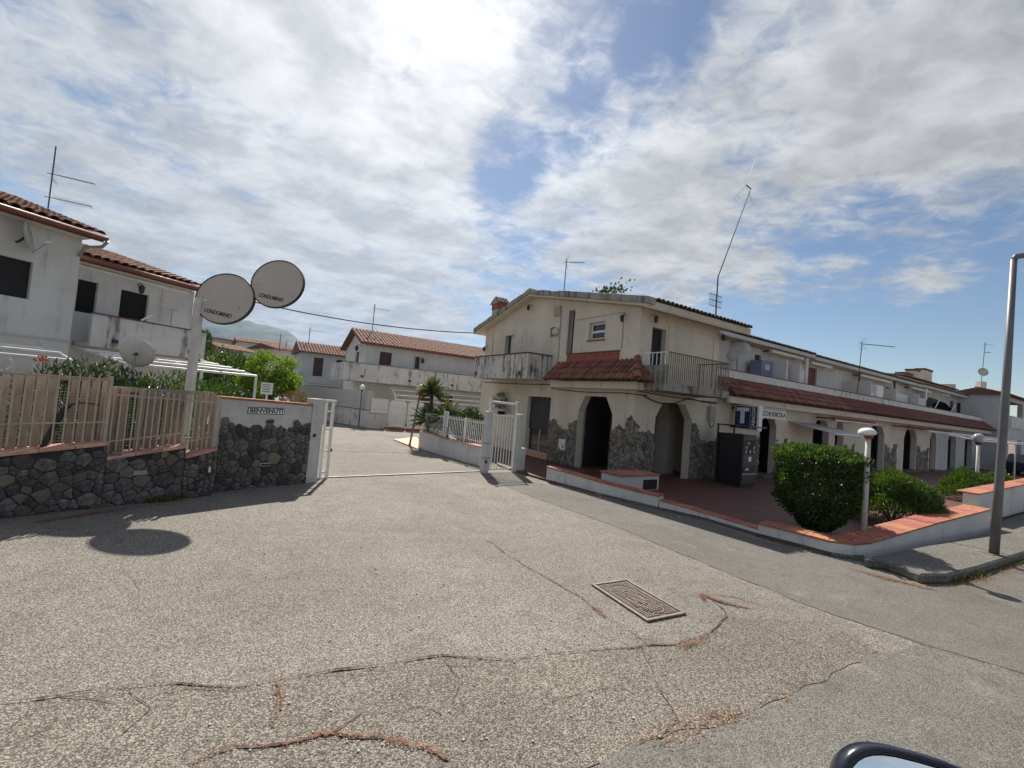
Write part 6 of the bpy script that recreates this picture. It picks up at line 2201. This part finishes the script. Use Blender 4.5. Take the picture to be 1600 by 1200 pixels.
for k in range(2):
    x0 = .05 + k * gl2 / 2
    x1 = x0 + gl2 / 2 - .08
    lf = MB()
    for (a, b, c, d) in ((x0, x0 + .09, .14, 1.5), (x1 - .09, x1, .14, 1.5), (x0 + .09, x1 - .09, .14, .22), (x0 + .09, x1 - .09, .78, .86)):
        lf.box(a, b, 0, .06, c, d)
    leaf = lf.build('gate_leaf', 'white_metal', gg)
    MB().box(x0 + .1, x1 - .1, .02, .04, .225, .775).build('infill_panel', 'white_plastic', leaf)
    fence_pickets(leaf, (x0 + .09, .03, 0), (x1 - .09, .03, 0), 11, .862, 1.62, .075, 'white_plastic', name='paling', tip=True)
fw3 = path_wall('paling_wall', 'stained white wall running on behind the yuccas', 'wall', [fC + dAf * .1, fC + dAf * 6], [.95, .95], .2, 'stained_white', True, copmat='red_brown_panel', side=1, tile=.6)
mbx = G(508, 655)
ob_ = thing('orange_box', 'small orange box on the far wall above the gate guide', 'box', fA + V((.25, .1, 0)) + Z * .985)
MB().box(-.15, .15, -.1, .1, 0, .34).build('box_body', 'orange_plastic', ob_, bevel=.01)
MB().box(-.02, .02, -.11, -.101, .1, .2).build('slot', 'iron_black', ob_)

# ------------------------------------------------------------------ middle house
M0 = G(572, 536, 5.05)
M0.z = 0
mh = thing('middle_house', 'white house with long stained balcony and red tiled roof at the end of the drive', 'house', M0, ROWROT)


def mw(x, y, o, v0=0.0):
    p = Wp(x, y, o + dB * v0, dA) - o
    return p.dot(dA), p.z


def win_px(x0, x1, yt, o, zb):
    (a, za), (b2, zb2) = mw(x0, yt, o), mw(x1, yt + (x1 - x0) * .1, o)
    return (a, b2, zb, za)


MW = [win_px(594, 613, 549, M0, 2.85) + ('brown_shutter',), win_px(647, 657, 556, M0, 3.0) + ('dish_grey',), win_px(653, 668, 660, M0, .1)[:2] + (.1, 2.1, 'red_shutter'), win_px(686, 704, 660, M0, .1)[:2] + (.1, 2.1, 'red_shutter')]
MB().plate(rect(.2, 11.5, 0, 5.0), [rect(*q[:4]) for q in MW], (0, 0, 0), X, Z, Y, .25).build('front_wall', 'white_wall', mh)
MB().plate([(0.003, 0), (5.6, 0), (5.6, 4.9), (2.8, 6.05), (0.003, 5.0)], [rect(1.6, 2.5, 2.9, 4.6)], (0, 0, 0), Y, Z, X, .199).build('gable_wall', 'white_wall', mh)
for (a, b, c, d, m_) in MW:
    MB().box(a + .002, b - .002, .12, .16, c + .002, d - .002).build('shutter', m_, mh)
MB().box(MW[1][0] + .35 * (MW[1][1] - MW[1][0]), MW[1][1] - .02, .09, .118, 3.02, MW[1][3] - .05).build('curtain', 'brown_shutter', mh)
MB().box(.1, .14, 1.602, 2.498, 2.902, 4.598).build('shutter', 'black_interior', mh)
MB().box(-1.5, 11.5, -1.5, -.003, 2.55, 2.72).build('balcony_slab', 'stained_white', mh)
MB().box(-1.5, 8.2, -1.5, -1.36, 2.722, 3.62).build('parapet', 'stained_parapet' if False else 'stained_white', mh)
MB().box(-1.5, -1.36, -1.358, 2.6, 2.722, 3.62).build('parapet', 'stained_white', mh)
MB().box(-1.55, 8.2, -1.55, -1.31, 3.622, 3.68).build('parapet_cap', 'mouldy_concrete', mh)
MB().box(8.2, 11.5, -1.7, -.6, 2.6, 4.15).build('balcony_room', 'stained_white', mh, bevel=.01)
MB().box(8.15, 11.55, -1.75, -.55, 4.152, 4.21).build('parapet_cap', 'roof_base', mh)
MB().box(-1.45, -.003, -.002, 2.6, 2.55, 2.72).build('balcony_slab', 'stained_white', mh)
for (y0, y1, z0, z1, s) in ((-.4, 2.8, 5.02, 6.20, 1), (6.0, 2.8, 4.95, 6.20, -1)):
    e2 = V((0, y1 - y0, z1 - z0))
    MB().plate([(y0, z0 - .1), (y1, z1 - .1), (y1, z1), (y0, z0)] if s > 0 else [(y1, z1 - .1), (y0, z0 - .1), (y0, z0), (y1, z1)], [], (-.4, 0, 0), Y, Z, X, 12.0).build('roof_slab', 'roof_base', mh)
    tile_roof(mh, (-.4 if s > 0 else 11.6, y0, z0), X * s, e2, 12.0, e2.length, cw=.24, rl=.4, single=False, me=OLD_TILE, mat='old_roof_tile', seed=12)
MB().tube([(-.4, -.42, 4.98), (11.6, -.42, 4.98)], .06, 6).build('gutter', 'gutter_red', mh)
wall_lantern(mh, (3.8, 0, 4.5), -Y, 1.6)
wall_lantern(mh, (0, 1.0, 4.9), -X, 1.6)
for x in (-.5, 2.5, 5.5):
    MB().box(x, x + .16, -1.56, -1.502, 2.8, 2.92).build('scupper', 'iron_black', mh)
mp_ = thing('pipe_pergola', 'white curved pipe pergola in front of the middle house', 'pergola', M0, ROWROT)
for (y, z) in ((-1.2, 2.35), (-1.9, 2.2), (-2.5, 1.9), (-2.75, 1.62)):
    MB().tube([(1.4, y, z), (9.5, y, z)], .04, 6).build('rail', 'white_metal', mp_)
for x in (1.4, 9.5):
    MB().tube([(x, -.2, 2.45), (x, -1.2, 2.35), (x, -1.9, 2.2), (x, -2.5, 1.9), (x, -2.75, 1.6), (x, -2.75, 0)], .045, 6).build('end_hoop', 'white_metal', mp_)
qb = M0 + dA * 1.0 + dB * 2.7
yagi('roof_antenna', 'thin antenna on the middle house ridge', V((qb.x, qb.y, 6.2)), hz(577, 474, V((qb.x, qb.y, 0))) - 6.2, dA, [(hz(577, 478, V((qb.x, qb.y, 0))) - 6.3, 1.1, 'uhf')], r=.03)

# small house further left
S0 = G(472, 549, 5.0)
S0.z = 0
sh2 = thing('small_house', 'small white house with red tiled roof right of the round tree', 'house', S0, ROWROT)
SW = [win_px(491, 506, 558, S0, 2.9), win_px(526, 536, 562, S0, 3.2), (1.8, 3.4, .1, 2.0)]
MB().plate(rect(0, 9, 0, 5.0), [rect(*q) for q in SW], (0, 0, 0), X, Z, Y, .25).build('front_wall', 'grey_white_wall', sh2)
MB().box(0, .25, .252, 6, 0, 5.0).build('side_wall', 'grey_white_wall', sh2)
for (a, b, c, d) in SW:
    MB().box(a + .002, b - .002, .12, .16, c + .002, d - .002).build('shutter', 'brown_shutter', sh2)
MB().box(-.3, 9, -.9, -.003, 2.2, 2.8).build('balcony', 'grey_white_wall', sh2)
e2 = V((0, 3.2, 1.1))
MB().plate([(-.4, 4.95), (2.8, 6.05), (6, 4.95)], [], (-.3, 0, 0), Y, Z, X, 9.4).build('roof', 'roof_base', sh2)
tile_roof(sh2, (-.3, -.4, 4.97), X, e2, 9.4, e2.length, cw=.26, rl=.45, single=False, me=OLD_TILE, mat='old_roof_tile', seed=14)
for (y, z) in ((-1.2, 2.1), (-2.2, 1.7)):
    MB().tube([(0, y, z), (9, y, z)], .05, 6).build('awning_rail', 'white_metal', sh2)
for x in (0.2, 8.8):
    MB().tube([(x, -.9, 2.25), (x, -2.2, 1.7), (x, -2.2, 0)], .05, 6).build('awning_frame', 'white_metal', sh2)
MB().box(4.6, 7.2, -1.0, -.95, 0, 1.7).build('stone_screen', 'brick', sh2)
qb = S0 + dA * .8 + dB * 2.6
yagi('roof_antenna', 'thin antenna above the small white house', V((qb.x, qb.y, 5.9)), hz(481, 511, V((qb.x, qb.y, 0))) - 5.9, dA, [(hz(481, 514, V((qb.x, qb.y, 0))) - 6.0, 1.2, 'uhf')], r=.035)

# far terracotta houses
def far_house(label, x0, x1, y_eave, Yd, z_w, roofh, mat, wins, seed, ztop=None):
    a, b = atY(x0, y_eave, Yd), atY(x1, y_eave + (x1 - x0) * .085, Yd + 4)
    base = V((a.x, a.y, 0))
    d = V((b.x - a.x, b.y - a.y, 0))
    L = d.length
    t = thing('far_house', label, 'house', base, math.atan2(d.y, d.x), 'far houses below the hill')
    ze = a.z
    MB().plate(rect(0, L, 0, ze), [rect(q[0] * L, q[0] * L + q[1], q[2], q[2] + q[3]) for q in wins], (0, 0, 0), X, Z, Y, .3).build('wall', mat, t)
    MB().box(0, .3, .302, 8, 0, ze).build('wall', mat, t)
    for q in wins:
        MB().box(q[0] * L + .002, q[0] * L + q[1] - .002, .15, .2, q[2] + .002, q[2] + q[3] - .002).build('window', 'black_interior', t)
    e2 = V((0, 4.3, roofh))
    MB().plate([(-.3, ze - .02), (4, ze + roofh), (8.3, ze - .02)], [], (-.3, 0, 0), Y, Z, X, L + .6).build('roof', 'roof_base', t)
    tile_roof(t, (-.3, -.3, ze), X, e2, L + .6, e2.length, cw=.45, rl=.8, single=False, me=OLD_TILE, mat='old_roof_tile', seed=seed)
    return t


far_house('far cream house with terrace and dark windows below the hill', 328, 372, 527, 75, 3, .4, 'cream_wall_low', [(.1, 1.2, 4.8, 1.6), (.4, 1.2, 4.8, 1.6), (.75, 1.2, 4.8, 1.6)], 3)
far_house('far pinkish house with two dark windows left of the round tree', 350, 400, 545, 60, 3, .9, 'grey_white_wall', [(.1, 1.1, 3.6, 1.5), (.45, 1.3, 2.6, 1.5)], 4)
far_house('long far house with terracotta roof behind the round tree', 372, 445, 533, 72, 3, .9, 'cream_wall_low', [(.05, 1.6, 4.2, 1.2)], 5)
far_house('far house with brown roof left of the small white house', 432, 478, 545, 66, 3, .8, 'cream_wall', [(.3, 1.2, 3.5, 1.2)], 6)
for (x, y0, y1, Yd, lab) in ((436, 548, 522, 66, 'thin far antenna above the round tree'), (446, 550, 532, 68, 'small far antenna right of the tree top')):
    p, q = atY(x, y0, Yd), atY(x, y1, Yd)
    yagi('roof_antenna', lab, p, q.z - p.z, X, [(q.z - p.z - .1, 1.6, 'uhf')], r=.05)

# ------------------------------------------------------------------ hill
D = 2600
prof_px = [(-260, 470), (-100, 462), (60, 470), (180, 484), (260, 489), (300, 493), (340, 497), (380, 500), (420, 508), (445, 516), (462, 527), (475, 540), (490, 556), (520, 585)]
vs, fs = [], []
N = 220
M = 26
prof = []
for i in range(N + 1):
    x = -260 + (520 + 260) * i / N
    for k in range(len(prof_px) - 1):
        if prof_px[k][0] <= x <= prof_px[k + 1][0]:
            f_ = (x - prof_px[k][0]) / (prof_px[k + 1][0] - prof_px[k][0])
            y = prof_px[k][1] + (prof_px[k + 1][1] - prof_px[k][1]) * f_
            break
    y += 1.6 * noise.fractal(V((x * .03, 0, 3)), 1.0, 2.0, 5)
    prof.append(atY(x, y, D))
for i, p in enumerate(prof):
    for j in range(M + 1):
        t_ = j / M
        dirv = V((p.x, p.y, 0)).normalized()
        s_ = (t_ - .5) * 2
        prof_h = max(0.0, 1 - abs(s_) ** 1.3)
        q = V((p.x, p.y, 0)) + dirv * s_ * 900
        nz = noise.fractal(V((q.x * .005, q.y * .005, 2)), 1.0, 2.0, 6) * 45 * (1 - prof_h * .75)
        vs.append((q.x, q.y, max(-3, p.z * prof_h + nz * prof_h * 1.2 - 2)))
for i in range(N):
    for j in range(M):
        a = i * (M + 1) + j
        fs.append((a, a + M + 1, a + M + 2, a + 1))
hill = structure(MB().add(vs, fs).build('hill', 'hill_scrub', None, smooth=True))

# ------------------------------------------------------------------ own vehicle: door mirror at the lower right
vh = thing('vehicle', 'dark navy door mirror of the vehicle at the lower right corner', 'vehicle', (0, 0, 0))
MB().box(-2.6, 1.6, -1.95, -.12, .45, 1.35).build('body', 'car_navy', vh, bevel=.12, seg=3)
for x in (-1.9, .9):
    wl_ = MB().lathe([(.34, 0), (.36, .06), (.36, .2), (.34, .24)], 20, (x, -.38, .36), Y).build('wheel', 'rubber', vh)
    MB().lathe([(.22, 0), (.2, .03)], 14, (x, -.14, .36), Y).build('rim', 'galvanised', wl_)
mc = atY(1458, 1325, .82)
mx = V((.93, -.30, 0)).normalized()
mx = (RT * .96 - UP * .20 + FW * -.10).normalized()
mface = (-FW * .72 - RT * .48 + UP * .46)
mface = (mface - mx * mface.dot(mx)).normalized()
my = mface.cross(mx)
hw, hh = .152, .132


def sq(a, e=3.2):
    c, s = math.cos(a), math.sin(a)
    return (abs(c) ** (2 / e) * (1 if c > 0 else -1), abs(s) ** (2 / e) * (1 if s > 0 else -1))


N = 40
vs, fs = [], []
rings = [(1.0, .0), (1.03, -.010), (1.03, -.03), (.94, -.06), (.70, -.085), (.3, -.10)]
for (k, dz) in [(.93, -.006), (.955, .0)] + rings:
    for i in range(N):
        a, b = sq(2 * math.pi * i / N)
        vs.append(mc + mx * a * hw * k + my * b * hh * k + mface * dz)
for r_ in range(7):
    for i in range(N):
        j = (i + 1) % N
        fs.append((r_ * N + i, r_ * N + j, (r_ + 1) * N + j, (r_ + 1) * N + i))
fs.append(tuple(7 * N + i for i in range(N)))
mb = MB().add(vs, [f[::-1] for f in fs])
hs2 = mb.build('mirror_housing', 'car_navy', vh, smooth=True)
ring = [(sq(2 * math.pi * i / N)[0] * hw * .915, sq(2 * math.pi * i / N)[1] * hh * .91) for i in range(N)]
MB().plate(ring, [], mc - mface * .012, mx, my, mface, .004).build('mirror_glass', 'mirror_glass', hs2)
MB().tube([mc - mface * .08 - my * .08, mc - my * .16 - V((0, .35, .05)), V((mc.x - .1, -.2, 1.3))], [.035, .035, .045], 10).build('mirror_arm', 'car_navy', hs2, smooth=True)

# ------------------------------------------------------------------ air
hz_o = MB().box(-3600, 130, -40, 3700, -1.0, 420).build('haze', 'earth')
hz_o.data.materials.clear()
hm = bpy.data.materials.new('haze_air')
hm.use_nodes = True
hm.node_tree.nodes.clear()
pv_ = hm.node_tree.nodes.new('ShaderNodeVolumePrincipled')
pv_.inputs['Color'].default_value = (0.42, 0.64, 1.0, 1)
pv_.inputs['Density'].default_value = 0.000095
pv_.inputs['Anisotropy'].default_value = 0.2
ho = hm.node_tree.nodes.new('ShaderNodeOutputMaterial')
hm.node_tree.links.new(pv_.outputs[0], ho.inputs['Volume'])
hz_o.data.materials.append(hm)
stuff(tag(hz_o, 'thin bluish air in front of the distant hill', 'haze'))
